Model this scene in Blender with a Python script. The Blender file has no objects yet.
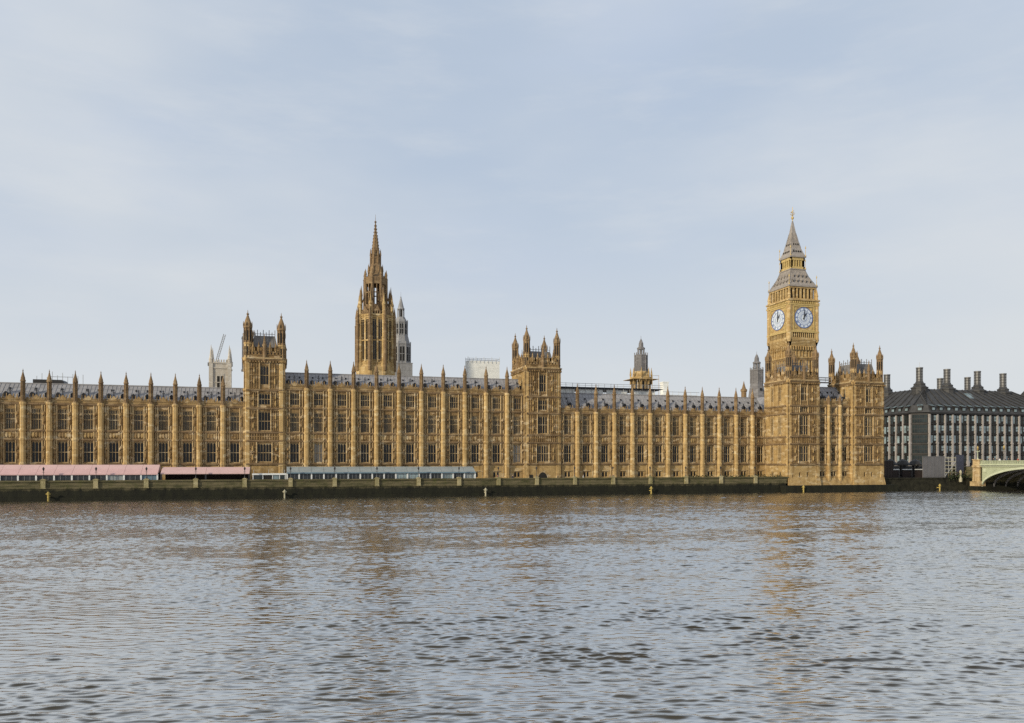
import bpy, bmesh, math, random
import numpy as np
from mathutils import Matrix, Vector
R = math.radians
sc = bpy.context.scene
random.seed(7)
# axes: X runs downstream along the river front, Y runs away from the viewer across the river, Z is height above the water
# ------------------------------------------------------------------ camera
cam_d = bpy.data.cameras.new('camera'); cam = bpy.data.objects.new('camera', cam_d); sc.collection.objects.link(cam)
cam_d.sensor_width = 36; cam_d.lens = 28.125; cam_d.shift_y = 0.0991
cam_d.clip_start = 0.5; cam_d.clip_end = 9000
cam.location = (0, 0, 7.6); cam.rotation_euler = (R(90), 0, R(-15.9))
sc.camera = cam
# ------------------------------------------------------------------ light
SUN_AZ = R(205)         # direction the light comes from, measured from +X towards +Y
SUN_EL = R(19)
to_sun = Vector((math.cos(SUN_AZ) * math.cos(SUN_EL), math.sin(SUN_AZ) * math.cos(SUN_EL), math.sin(SUN_EL)))
sun_d = bpy.data.lights.new('sun', 'SUN'); sun_d.energy = 3.6; sun_d.angle = R(2.0); sun_d.color = (1.0, 0.89, 0.68)
sun = bpy.data.objects.new('sun', sun_d); sc.collection.objects.link(sun)
sun.rotation_euler = to_sun.to_track_quat('Z', 'Y').to_euler(); sun.location = (-60, -40, 90)
w = bpy.data.worlds.new('World'); sc.world = w; w.use_nodes = True
nt = w.node_tree; N = nt.nodes; L = nt.links; N.clear()
out = N.new('ShaderNodeOutputWorld'); bg = N.new('ShaderNodeBackground'); L.new(bg.outputs[0], out.inputs[0])
bg.inputs[1].default_value = 0.094
sky = N.new('ShaderNodeTexSky'); sky.sky_type = 'NISHITA'; sky.sun_disc = False
sky.sun_elevation = SUN_EL; sky.sun_rotation = R(90) - SUN_AZ; sky.air_density = 1.0; sky.dust_density = 0.6; sky.ozone_density = 1.6
tc = N.new('ShaderNodeTexCoord')
def cloud_noise(scale, sx, sy, sz, detail, rough, loc):
    mp = N.new('ShaderNodeMapping'); mp.inputs['Scale'].default_value = (sx, sy, sz); mp.inputs['Location'].default_value = loc
    mp.inputs['Rotation'].default_value = (0, R(12), 0)
    L.new(tc.outputs['Generated'], mp.inputs[0])
    n = N.new('ShaderNodeTexNoise'); n.inputs['Scale'].default_value = scale; n.inputs['Detail'].default_value = detail
    n.inputs['Roughness'].default_value = rough; L.new(mp.outputs[0], n.inputs['Vector']); return n
def wmix(a, b, f):
    m = N.new('ShaderNodeMix'); m.data_type = 'RGBA'
    for sock, v in ((m.inputs[6], a), (m.inputs[7], b), (m.inputs[0], f)):
        if isinstance(v, (tuple, float, int)): sock.default_value = v
        else: L.new(v, sock)
    return m.outputs[2]
def wramp(src, p0, p1, v0=0.0, v1=1.0):
    m = N.new('ShaderNodeMapRange'); m.interpolation_type = 'SMOOTHSTEP'
    m.inputs[1].default_value = p0; m.inputs[2].default_value = p1; m.inputs[3].default_value = v0; m.inputs[4].default_value = v1
    L.new(src, m.inputs[0]); return m.outputs[0]
n1 = cloud_noise(1.9, 1, 1, 2.6, 5, 0.45, (5.1, 1.4, 0.7))
n2 = cloud_noise(2.6, 1, 1, 2.6, 5, 0.5, (0.6, 2.2, 0.3))
veil = wmix(sky.outputs[0], (5.65, 6.6, 7.95, 1), 0.86)           # a thin high overcast over the clear sky
soft = wmix(veil, (7.35, 7.75, 8.15, 1), wramp(n1.outputs[0], 0.34, 0.70, 0.0, 0.8))
soft2 = wmix(soft, (5.3, 6.25, 7.9, 1), wramp(n2.outputs[0], 0.46, 0.74, 0.0, 0.5))
sep = N.new('ShaderNodeSeparateXYZ'); L.new(tc.outputs['Generated'], sep.inputs[0])
n3 = cloud_noise(5.5, 1, 1, 4.5, 6, 0.6, (1.3, 5.2, 0.9))
soft2 = wmix(soft2, (7.6, 7.9, 8.2, 1), wramp(n3.outputs[0], 0.45, 0.8, 0.0, 0.3))
low = wmix(soft2, (7.5, 7.8, 7.95, 1), wramp(sep.outputs[2], 0.02, 0.36, 0.85, 0.0))     # paler band of cloud along the horizon
L.new(low, bg.inputs[0])
sc.view_settings.view_transform = 'Standard'; sc.view_settings.look = 'None'; sc.view_settings.gamma = 1
sc.view_settings.exposure = 0.0
sc.cycles.max_bounces = 6; sc.cycles.glossy_bounces = 3; sc.cycles.diffuse_bounces = 3; sc.cycles.use_denoising = False

# ------------------------------------------------------------------ materials
def nodes(name):
    m = bpy.data.materials.new(name); m.use_nodes = True
    return m, m.node_tree, m.node_tree.nodes['Principled BSDF']
def mixc(t, a, b, f, mode='MIX'):
    m = t.nodes.new('ShaderNodeMix'); m.data_type = 'RGBA'; m.blend_type = mode
    for sock, v in ((m.inputs[6], a), (m.inputs[7], b), (m.inputs[0], f)):
        if isinstance(v, (tuple, float, int)): sock.default_value = v
        else: t.links.new(v, sock)
    return m.outputs[2]
def mrange(t, src, a, b, c=0.0, d=1.0):
    m = t.nodes.new('ShaderNodeMapRange'); m.inputs[1].default_value = a; m.inputs[2].default_value = b
    m.inputs[3].default_value = c; m.inputs[4].default_value = d; t.links.new(src, m.inputs[0]); return m.outputs[0]
def wpos(t, scale=(1, 1, 1)):
    g = t.nodes.new('ShaderNodeNewGeometry'); mp = t.nodes.new('ShaderNodeMapping'); mp.inputs['Scale'].default_value = scale
    t.links.new(g.outputs['Position'], mp.inputs[0]); return mp.outputs[0]
def noise(t, vec, scale, detail=4, rough=0.6):
    n = t.nodes.new('ShaderNodeTexNoise'); n.inputs['Scale'].default_value = scale; n.inputs['Detail'].default_value = detail
    n.inputs['Roughness'].default_value = rough; t.links.new(vec, n.inputs['Vector']); return n.outputs[0]
def bump(t, p, src, strength, dist):
    b = t.nodes.new('ShaderNodeBump'); b.inputs['Strength'].default_value = strength; b.inputs['Distance'].default_value = dist
    t.links.new(src, b.inputs['Height']); t.links.new(b.outputs[0], p.inputs['Normal'])
def stone(name, base, dark, pale, blocks=0.35, rough=0.9, bmp=0.5):
    m, t, p = nodes(name)
    v = wpos(t); vs = wpos(t, (1.6, 1.6, 0.16))
    a = noise(t, v, 0.35, 5, 0.65); b = noise(t, v, 1.3, 4, 0.7); c = noise(t, vs, 0.8, 3, 0.6); d = noise(t, v, 5.0, 3, 0.6)
    col = mixc(t, base, dark, mrange(t, a, 0.45, 0.75, 0, 0.55))
    col = mixc(t, col, dark, mrange(t, c, 0.5, 0.68, 0, 0.75))
    vo = t.nodes.new('ShaderNodeTexVoronoi'); vo.inputs['Scale'].default_value = 1.0
    t.links.new(wpos(t, (0.9, 0.9, 1.9)), vo.inputs['Vector'])
    bw = t.nodes.new('ShaderNodeSeparateColor'); t.links.new(vo.outputs['Color'], bw.inputs[0])
    col = mixc(t, col, pale, mrange(t, bw.outputs[0], 0.72, 1.0, 0, blocks * 1.6))     # blocks replaced in fresher stone
    col = mixc(t, col, dark, mrange(t, bw.outputs[1], 0.7, 1.0, 0, blocks))
    col = mixc(t, col, dark, mrange(t, b, 0.52, 0.75, 0, 0.7))
    oi = t.nodes.new('ShaderNodeObjectInfo'); col = mixc(t, col, dark, mrange(t, oi.outputs['Random'], 0.25, 1.0, 0, 0.24))
    t.links.new(col, p.inputs['Base Color']); p.inputs['Roughness'].default_value = rough
    p.inputs['Specular IOR Level'].default_value = 0.2
    bump(t, p, d, bmp, 0.12); return m
def plain(name, c, rough=0.6, metal=0.0, var=0.25, scale=1.2, spec=0.4):
    m, t, p = nodes(name)
    n = noise(t, wpos(t), scale, 4, 0.65)
    dk = tuple(x * (1 - var * 1.5) for x in c[:3]) + (1,)
    t.links.new(mixc(t, c[:3] + (1,), dk, mrange(t, n, 0.4, 0.7)), p.inputs['Base Color'])
    p.inputs['Roughness'].default_value = rough; p.inputs['Metallic'].default_value = metal
    p.inputs['Specular IOR Level'].default_value = spec
    return m
M = {}
M['stone'] = stone('honey_limestone', (0.44, 0.30, 0.13, 1), (0.19, 0.115, 0.045, 1), (0.60, 0.48, 0.30, 1), 0.38)
M['smooth'] = stone('buttress_limestone', (0.50, 0.345, 0.155, 1), (0.24, 0.145, 0.055, 1), (0.66, 0.54, 0.33, 1), 0.4)
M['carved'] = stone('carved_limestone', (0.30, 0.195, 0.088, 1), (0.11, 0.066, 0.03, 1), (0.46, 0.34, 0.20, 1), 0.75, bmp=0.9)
M['weathered_shade'] = stone('weathered_and_shaded_limestone', (0.25, 0.165, 0.088, 1), (0.11, 0.072, 0.04, 1), (0.38, 0.28, 0.16, 1), 0.4)  # weathered pinnacles; on string courses the dark tone stands for underside shade
M['parapet'] = stone('sooty_parapet_stone', (0.33, 0.22, 0.10, 1), (0.12, 0.075, 0.035, 1), (0.50, 0.38, 0.22, 1), 0.45)
M['trim'] = stone('window_stone', (0.45, 0.33, 0.175, 1), (0.22, 0.14, 0.065, 1), (0.62, 0.52, 0.36, 1), 0.4)
M['pale_stone'] = stone('white_stone', (0.52, 0.47, 0.40, 1), (0.36, 0.31, 0.25, 1), (0.66, 0.62, 0.56, 1), 0.4)
M['grey_stone'] = stone('grey_sooty_stone', (0.21, 0.20, 0.20, 1), (0.13, 0.12, 0.12, 1), (0.30, 0.29, 0.29, 1), 0.4)
M['golden'] = stone('clean_golden_stone', (0.47, 0.33, 0.15, 1), (0.23, 0.14, 0.055, 1), (0.62, 0.49, 0.29, 1), 0.5)
M['gilt'] = plain('gilded_metal', (0.56, 0.40, 0.15), 0.5, 0.1, 0.25, 2.0)
M['iron'] = plain('black_iron', (0.03, 0.03, 0.035), 0.5, 0.3, 0.2)
M['lead'] = plain('iron_roof_tiles', (0.29, 0.278, 0.28), 0.7, 0.0, 0.2, 0.8)
M['palegrey'] = stone('pale_grey_stone', (0.30, 0.295, 0.295, 1), (0.19, 0.185, 0.185, 1), (0.38, 0.38, 0.38, 1), 0.3)
M['towerroof'] = plain('brown_grey_roof_plates', (0.20, 0.185, 0.175), 0.65, 0, 0.35, 0.9)
M['stoneroof'] = plain('grey_brown_spire_plates', (0.33, 0.29, 0.255), 0.6, 0.1, 0.2, 1.0)
M['glass_dark'] = plain('dark_window_glass', (0.014, 0.014, 0.015), 0.15, 0, 0.3, 0.6, 0.28)
M['glass_lead'] = plain('leaded_window_glass', (0.05, 0.046, 0.042), 0.3, 0, 0.6, 1.5, 0.3)
M['glass_blind'] = plain('window_with_pale_blind', (0.27, 0.24, 0.20), 0.4, 0, 0.25, 1.5, 0.4)
M['glass_tan'] = plain('shaded_stone_lattice_glass', (0.10, 0.085, 0.068), 0.5, 0, 0.6, 1.5, 0.25)
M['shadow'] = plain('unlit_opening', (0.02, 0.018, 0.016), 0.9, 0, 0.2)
M['pink'] = plain('pink_canvas', (0.60, 0.385, 0.37), 0.8, 0, 0.07, 0.5, 0.2)
M['pink_pale'] = plain('pale_pink_canvas', (0.62, 0.42, 0.40), 0.8, 0, 0.07, 0.5, 0.2)
M['white'] = plain('white_paint', (0.72, 0.72, 0.70), 0.5, 0, 0.08)
M['sheet'] = plain('white_scaffold_sheeting', (0.80, 0.79, 0.74), 0.8, 0, 0.12, 0.5, 0.2)
M['tentglass'] = plain('pale_tent_roof', (0.29, 0.32, 0.32), 0.5, 0, 0.12, 0.6)
M['bluestrip'] = plain('blue_grey_gutter', (0.13, 0.20, 0.25), 0.5, 0, 0.1)
M['tentdark'] = plain('tinted_tent_glazing', (0.035, 0.04, 0.045), 0.15, 0, 0.4, 1.2)
M['yellow'] = plain('yellow_paint', (0.42, 0.31, 0.08), 0.6, 0, 0.3, 3.0)
M['palecream'] = plain('cream_weathered_paint', (0.42, 0.38, 0.26), 0.6, 0, 0.2, 3.0)
M['bronze'] = plain('dark_bronze_panels', (0.028, 0.025, 0.023), 0.5, 0.2, 0.3, 0.8)
M['bronzeroof'] = plain('bronze_brown_roof', (0.055, 0.053, 0.052), 0.6, 0.1, 0.3, 0.6)
M['stack'] = plain('grey_metal_stack', (0.17, 0.165, 0.16), 0.5, 0.3, 0.2, 1.0)
M['column'] = plain('pink_grey_stone_column', (0.37, 0.335, 0.312), 0.75, 0, 0.18, 0.8)
M['greenglass'] = plain('pale_green_glazing', (0.27, 0.35, 0.37), 0.12, 0, 0.5, 0.45, 0.8)
M['darkglass'] = plain('dark_green_glazing', (0.022, 0.032, 0.032), 0.1, 0, 0.4, 0.6, 0.5)
M['bridge_green'] = plain('bridge_green_paint', (0.38, 0.41, 0.28), 0.5, 0, 0.15, 0.6)
M['bridge_pale'] = plain('pale_green_paint', (0.50, 0.53, 0.38), 0.5, 0, 0.12, 0.8)
M['hoard_grey'] = plain('grey_hoarding_board', (0.135, 0.13, 0.135), 0.7, 0, 0.12, 0.5)
M['hoard_blue'] = plain('dark_blue_hoarding_board', (0.045, 0.05, 0.075), 0.6, 0, 0.15, 0.5)
M['hoard_brown'] = plain('dark_brown_cladding', (0.035, 0.024, 0.02), 0.8, 0, 0.2, 0.5)
M['brick'] = plain('red_brick', (0.30, 0.10, 0.055), 0.85, 0, 0.2, 1.5)
M['steel'] = plain('galvanised_scaffold_tube', (0.32, 0.32, 0.32), 0.5, 0.3, 0.1)
M['dial'] = plain('opal_dial_glass', (0.62, 0.67, 0.73), 0.35, 0, 0.05, 0.8)
M['dialblue'] = plain('blue_dial_paint', (0.09, 0.15, 0.36), 0.4, 0, 0.1)
M['ground'] = plain('paving', (0.22, 0.20, 0.17), 0.9, 0, 0.2, 0.3)
M['asphalt'] = plain('asphalt', (0.05, 0.05, 0.05), 0.9, 0, 0.2, 0.5)
M['shrub'] = plain('dark_leaves', (0.05, 0.065, 0.025), 0.8, 0, 0.5, 2.0)
M['skin'] = plain('skin', (0.45, 0.28, 0.2), 0.6, 0, 0.05)
def river_stone():
    m, t, p = nodes('algae_stained_river_stone')
    g = t.nodes.new('ShaderNodeNewGeometry'); s = t.nodes.new('ShaderNodeSeparateXYZ'); t.links.new(g.outputs['Position'], s.inputs[0])
    n = noise(t, wpos(t, (1, 1, 0.35)), 0.9, 5, 0.7); n2 = noise(t, wpos(t, (0.4, 0.4, 2.2)), 1.0, 3, 0.6); n3 = noise(t, wpos(t), 5, 3)
    up = mixc(t, (0.135, 0.112, 0.062, 1), (0.055, 0.052, 0.023, 1), mrange(t, n2, 0.38, 0.68))
    cz = t.nodes.new('ShaderNodeMath'); cz.operation = 'PINGPONG'; cz.inputs[1].default_value = 0.31; t.links.new(s.outputs[2], cz.inputs[0])
    up = mixc(t, up, (0.03, 0.028, 0.015, 1), mrange(t, cz.outputs[0], 0.05, 0.015, 0, 0.8))      # course joints
    up = mixc(t, up, (0.07, 0.075, 0.02, 1), mrange(t, n, 0.5, 0.75, 0, 0.8))
    dn = mixc(t, (0.017, 0.017, 0.009, 1), (0.007, 0.007, 0.005, 1), mrange(t, n, 0.4, 0.7))
    ad = t.nodes.new('ShaderNodeMath'); ad.operation = 'MULTIPLY_ADD'; t.links.new(n, ad.inputs[0]); ad.inputs[1].default_value = -1.6
    t.links.new(s.outputs[2], ad.inputs[2])                            # tide line: weed up to the high-water mark
    t.links.new(mixc(t, dn, up, mrange(t, ad.outputs[0], 1.35, 1.95)), p.inputs['Base Color'])
    p.inputs['Roughness'].default_value = 0.85; p.inputs['Specular IOR Level'].default_value = 0.25
    bump(t, p, n3, 0.6, 0.1); return m
M['river'] = river_stone()
M['carvedpier'] = stone('mossy_pier_stone', (0.36, 0.30, 0.17, 1), (0.14, 0.13, 0.05, 1), (0.5, 0.44, 0.28, 1), 0.3)
M['river_dark'] = plain('black_weed_stone', (0.03, 0.028, 0.018), 0.9, 0, 0.5, 0.8, 0.2)
def water_mat():
    m, t, p = nodes('river_water'); t.nodes.remove(p); o = [q for q in t.nodes if q.type == 'OUTPUT_MATERIAL'][0]
    n = noise(t, wpos(t), 0.05, 3)
    d = t.nodes.new('ShaderNodeBsdfDiffuse'); t.links.new(mixc(t, (0.036, 0.030, 0.021, 1), (0.055, 0.047, 0.034, 1), mrange(t, n, 0.4, 0.65)), d.inputs[0])
    gl = t.nodes.new('ShaderNodeBsdfGlossy'); gl.inputs['Color'].default_value = (0.97, 0.955, 0.915, 1)
    g_ = t.nodes.new('ShaderNodeNewGeometry'); s_ = t.nodes.new('ShaderNodeSeparateXYZ'); t.links.new(g_.outputs['Position'], s_.inputs[0])
    t.links.new(mrange(t, s_.outputs[1], 60, 150, 0.03, 0.15), gl.inputs['Roughness'])      # the breeze ruffles the far side more
    far = mrange(t, s_.outputs[1], 40, 125, 0.015, 0.12)
    fr = t.nodes.new('ShaderNodeFresnel'); fr.inputs['IOR'].default_value = 1.34
    f = t.nodes.new('ShaderNodeMapRange'); f.interpolation_type = 'SMOOTHSTEP'
    for k, v in ((1, 0.025), (2, 0.16), (3, 0.02), (4, 0.76)): f.inputs[k].default_value = v
    b = t.nodes.new('ShaderNodeBump'); b.inputs['Strength'].default_value = 0.55; b.inputs['Distance'].default_value = 0.04
    a1 = noise(t, wpos(t, (0.75, 1.5, 1)), 2.4, 6, 0.65); t.links.new(a1, b.inputs['Height']); t.links.new(far, b.inputs['Distance'])
    for q in (d, gl, fr): t.links.new(b.outputs[0], q.inputs['Normal'])
    t.links.new(fr.outputs[0], f.inputs[0]); mx = t.nodes.new('ShaderNodeMixShader')
    t.links.new(f.outputs[0], mx.inputs[0]); t.links.new(d.outputs[0], mx.inputs[1]); t.links.new(gl.outputs[0], mx.inputs[2]); t.links.new(mx.outputs[0], o.inputs[0])
    return m
M['water'] = water_mat()

# ------------------------------------------------------------------ mesh helpers
class MB:
    def __init__(s): s.v = []; s.f = []; s.m = []; s.set()
    def set(s, x=0, y=0, z=0, rot=0):
        s.tx, s.ty, s.tz = x, y, z; s.c, s.s = math.cos(R(rot)), math.sin(R(rot)); return s
    def add(s, vs, fs, mi=0):
        o = len(s.v)
        s.v += [(x * s.c - y * s.s + s.tx, x * s.s + y * s.c + s.ty, z + s.tz) for x, y, z in vs]
        s.f += [tuple(o + i for i in f) for f in fs]; s.m += [mi] * len(fs)
    def box(s, x0, x1, y0, y1, z0, z1, mi=0):
        s.add([(x0, y0, z0), (x1, y0, z0), (x1, y1, z0), (x0, y1, z0), (x0, y0, z1), (x1, y0, z1), (x1, y1, z1), (x0, y1, z1)],
              [(0, 3, 2, 1), (4, 5, 6, 7), (0, 1, 5, 4), (1, 2, 6, 5), (2, 3, 7, 6), (3, 0, 4, 7)], mi)
    def lathe(s, prof, cx=0, cy=0, n=8, mi=0, rot=22.5, sx=1, sy=1):
        vs = []; fs = []
        for r, z in prof:
            for k in range(n):
                a = R(rot) + 2 * math.pi * k / n
                vs.append((cx + r * math.cos(a) * sx, cy + r * math.sin(a) * sy, z))
        for i in range(len(prof) - 1):
            for k in range(n):
                k2 = (k + 1) % n
                fs.append((i * n + k, i * n + k2, (i + 1) * n + k2, (i + 1) * n + k))
        fs.append(tuple(reversed(range(n)))); fs.append(tuple((len(prof) - 1) * n + k for k in range(n)))
        s.add(vs, fs, mi)
    def tube(s, a, b, r, n=5, mi=0):
        a = Vector(a); b = Vector(b); d = (b - a)
        if d.length < 1e-6: return
        q = d.to_track_quat('Z', 'Y'); vs = []
        for p in (a, b):
            for k in range(n):
                t_ = 2 * math.pi * k / n; vs.append(tuple(p + q @ Vector((r * math.cos(t_), r * math.sin(t_), 0))))
        fs = [(k, (k + 1) % n, n + (k + 1) % n, n + k) for k in range(n)] + [tuple(reversed(range(n))), tuple(range(n, 2 * n))]
        s.add(vs, fs, mi)
    def wall(s, x0, x1, z0, z1, holes=(), d=0.45, mi=0):
        xs = sorted({x0, x1} | {h[0] for h in holes} | {h[1] for h in holes}); zs = sorted({z0, z1} | {h[2] for h in holes} | {h[3] for h in holes})
        for a, b in zip(xs, xs[1:]):
            for c, e in zip(zs, zs[1:]):
                mx, mz = (a + b) / 2, (c + e) / 2
                if any(h[0] < mx < h[1] and h[2] < mz < h[3] for h in holes): continue
                s.add([(a, 0, c), (b, 0, c), (b, 0, e), (a, 0, e)], [(0, 1, 2, 3)], mi)
        for a, b, c, e in holes:
            s.add([(a, 0, c), (b, 0, c), (b, 0, e), (a, 0, e), (a, d, c), (b, d, c), (b, d, e), (a, d, e)],
                  [(0, 4, 5, 1), (1, 5, 6, 2), (2, 6, 7, 3), (3, 7, 4, 0)], mi)
    def ribs(s, x0, x1, z0, z1, step, wd=0.11, pr=0.12, mi=0, rails=()):
        n = max(1, round((x1 - x0) / step)); st = (x1 - x0) / n
        for k in range(n + 1):
            x = x0 + k * st; s.box(x - wd / 2, x + wd / 2, -pr, 0.02, z0, z1, mi)
        for z in rails: s.box(x0, x1, -pr * 0.8, 0.02, z - 0.08, z + 0.08, mi)
    def data(s, name, mats):
        me = bpy.data.meshes.new(name); me.from_pydata(s.v, [], s.f)
        for m in mats: me.materials.append(M[m])
        if len(mats) > 1: me.polygons.foreach_set('material_index', s.m)
        me.update(); return me
    def build(s, name, mats, parent=None, loc=(0, 0, 0), rot=0):
        if isinstance(mats, str): mats = [mats]
        return inst(name, s.data(name, mats), parent, loc, rot)
def inst(name, me, parent=None, loc=(0, 0, 0), rot=0, mat=None):
    o = bpy.data.objects.new(name, me); sc.collection.objects.link(o); o.location = loc; o.rotation_euler = (0, 0, R(rot))
    if parent: o.parent = parent
    if mat:
        o.material_slots[0].link = 'OBJECT'; o.material_slots[0].material = M[mat]
    return o
def tag(o, label=None, cat=None, group=None, kind=None):
    for k, v in (('label', label), ('category', cat), ('group', group), ('kind', kind)):
        if v: o[k] = v
    return o
def thing(name, label, cat, loc=(0, 0, 0), rot=0, group=None):
    o = bpy.data.objects.new(name, None); sc.collection.objects.link(o); o.location = loc; o.rotation_euler = (0, 0, R(rot))
    return tag(o, label, cat, group)
def copy_tree(o, parent=None):
    c = o.copy(); sc.collection.objects.link(c)
    if parent: c.parent = parent
    for ch in list(o.children): copy_tree(ch, c)
    return c
def smooth(o):
    o.data.polygons.foreach_set('use_smooth', [True] * len(o.data.polygons)); return o

# ------------------------------------------------------------------ shared window meshes
_win = {}
def win_data(wd, h, nl, kind):
    key = (round(wd, 2), round(h, 2), nl, kind)
    if key not in _win:
        g = MB(); g.box(-wd / 2, wd / 2, 0, 0.05, 0, h)
        f = MB(); t_ = 0.075 if wd > 1 else 0.065
        f.box(-wd / 2, -wd / 2 + t_, -0.22, 0.0, 0, h); f.box(wd / 2 - t_, wd / 2, -0.22, 0.0, 0, h)
        f.box(-wd / 2 + t_, wd / 2 - t_, -0.22, 0, h - 0.16, h); f.box(-wd / 2 + t_, wd / 2 - t_, -0.26, 0, 0, 0.14)
        lw = wd / nl
        for k in range(1, nl): f.box(-wd / 2 + k * lw - t_ * .42, -wd / 2 + k * lw + t_ * .42, -0.2, 0, 0.14, h - 0.16)
        if h > 2: f.box(-wd / 2 + t_, wd / 2 - t_, -0.17, 0, h * .48, h * .48 + 0.12)
        if kind == 'tracery':                        # little arched heads and a lattice in the top of the lights
            f.box(-wd / 2 + t_, wd / 2 - t_, -0.15, 0, h * .78, h * .78 + 0.08)
            for k in range(nl):
                x = -wd / 2 + (k + .5) * lw; f.box(x - .045, x + .045, -0.13, 0, h * .78 + .08, h - 0.16)
                f.box(x - .03, x + .03, -0.1, 0, 0.14, h * .78)
        for k in range(nl):                          # sloping shoulders that point each light's head
            x0 = -wd / 2 + k * lw; b = h * (.78 if kind == 'tracery' else .955)
            f.add([(x0 + .06, -.12, b), (x0 + .06, -.12, b - lw * .45), (x0 + lw * .42, -.12, b)], [(0, 1, 2)])
            f.add([(x0 + lw - .06, -.12, b), (x0 + lw * .58, -.12, b), (x0 + lw - .06, -.12, b - lw * .45)], [(0, 1, 2)])
        _win[key] = (g.data('window', ['glass_dark']), f.data('mullions', ['trim']))
    return _win[key]
def window(par, x, y, z, wd, h, nl, kind='plain', rot=0, glass='glass_dark', trim=None):
    g, f = win_data(wd, h, nl, kind)
    o = inst('window', g, par, (x, y, z), rot, glass); inst('mullions', f, o, (0, 0, 0), 0, trim)
    return o
# pieces shared by all the ranges
def pinnacle_mb(h, r=0.5):
    p = MB(); p.lathe([(r, 0), (r, 0.3), (r * .88, .4), (r * .88, h * .60), (r * 1.22, h * .615), (r * 1.25, h * .655), (r * 1.02, h * .67), (r * .95, h * .73),
                       (r * .62, h * .80), (r * .32, h * .88), (r * .16, h * .93), (r * .3, h * .94), (r * .3, h * .955), (r * .1, h * .96), (.03, h)])
    for k in range(8):
        a = R(45 * k); c, s_ = math.cos(a), math.sin(a)
        p.tube((r * .93 * c, r * .93 * s_, .4), (r * .93 * c, r * .93 * s_, h * .6), .07, 4)
    return p
def buttress_mb(levels, r=.56):
    p = MB(); prof = [(r * 1.32, 3.0), (r * 1.32, 4.4), (r * 1.15, 4.7)]
    z = 4.7; rr = r * 1.12
    for lv in levels:
        prof += [(rr, lv - .35), (rr * 1.16, lv - .2), (rr * 1.16, lv + .12), (rr * .98, lv + .3)]; rr = max(r * .9, rr * .97)
    p.lathe(prof); return p
def parapet_mb(p, x0, x1, z0, z1, step=.62):
    p.box(x0, x1, -.08, .28, z0, z0 + .55); p.box(x0, x1, -.2, .3, z0 + .55, z0 + .7)
    n = int((x1 - x0) / step); st = (x1 - x0) / n
    for k in range(n):
        p.box(x0 + (k + .12) * st, x0 + (k + .76) * st, -.05, .2, z0 + .7, z1)
    p.box(x0, x1, -.1, .25, z1 - .32, z1 - .2)
fin = MB(); fin.box(-.07, .07, -.07, .07, 0, 1.45); fin.box(-.3, .3, -.05, .05, .75, .88); fin.box(-.16, .16, -.05, .05, 1.12, 1.2); fin.box(-.14, .14, -.1, .1, 0, .2)
fin_d = fin.data('crest_finial', ['iron'])
dm = MB(); dm.box(-.32, .32, -.1, .9, 0, .62, 0); dm.add([(-.42, -.16, .6), (.42, -.16, .6), (0, -.16, 1.0), (-.42, 1.0, .6), (.42, 1.0, .6), (0, 1.0, 1.0)], [(0, 1, 2), (0, 2, 5, 3), (1, 4, 5, 2), (3, 5, 4), (0, 3, 4, 1)], 0)
dorm_d = dm.data('dormer', ['iron'])
ven = MB(); ven.box(-.14, .14, -.14, .3, 0, .38); vent_d = ven.data('roof_vent', ['iron'])

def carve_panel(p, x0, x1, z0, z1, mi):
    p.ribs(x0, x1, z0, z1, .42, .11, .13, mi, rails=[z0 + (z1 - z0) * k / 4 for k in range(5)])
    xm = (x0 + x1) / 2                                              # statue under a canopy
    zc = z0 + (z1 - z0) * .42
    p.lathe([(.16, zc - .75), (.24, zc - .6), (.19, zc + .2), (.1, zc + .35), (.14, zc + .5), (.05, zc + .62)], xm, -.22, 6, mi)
    p.lathe([(.05, zc - 1.15), (.3, zc - .8), (.3, zc - .74)], xm, -.2, 6, mi); p.lathe([(.3, zc + .8), (.34, zc + 1.0), (.06, zc + 1.6)], xm, -.2, 6, mi)

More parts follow.
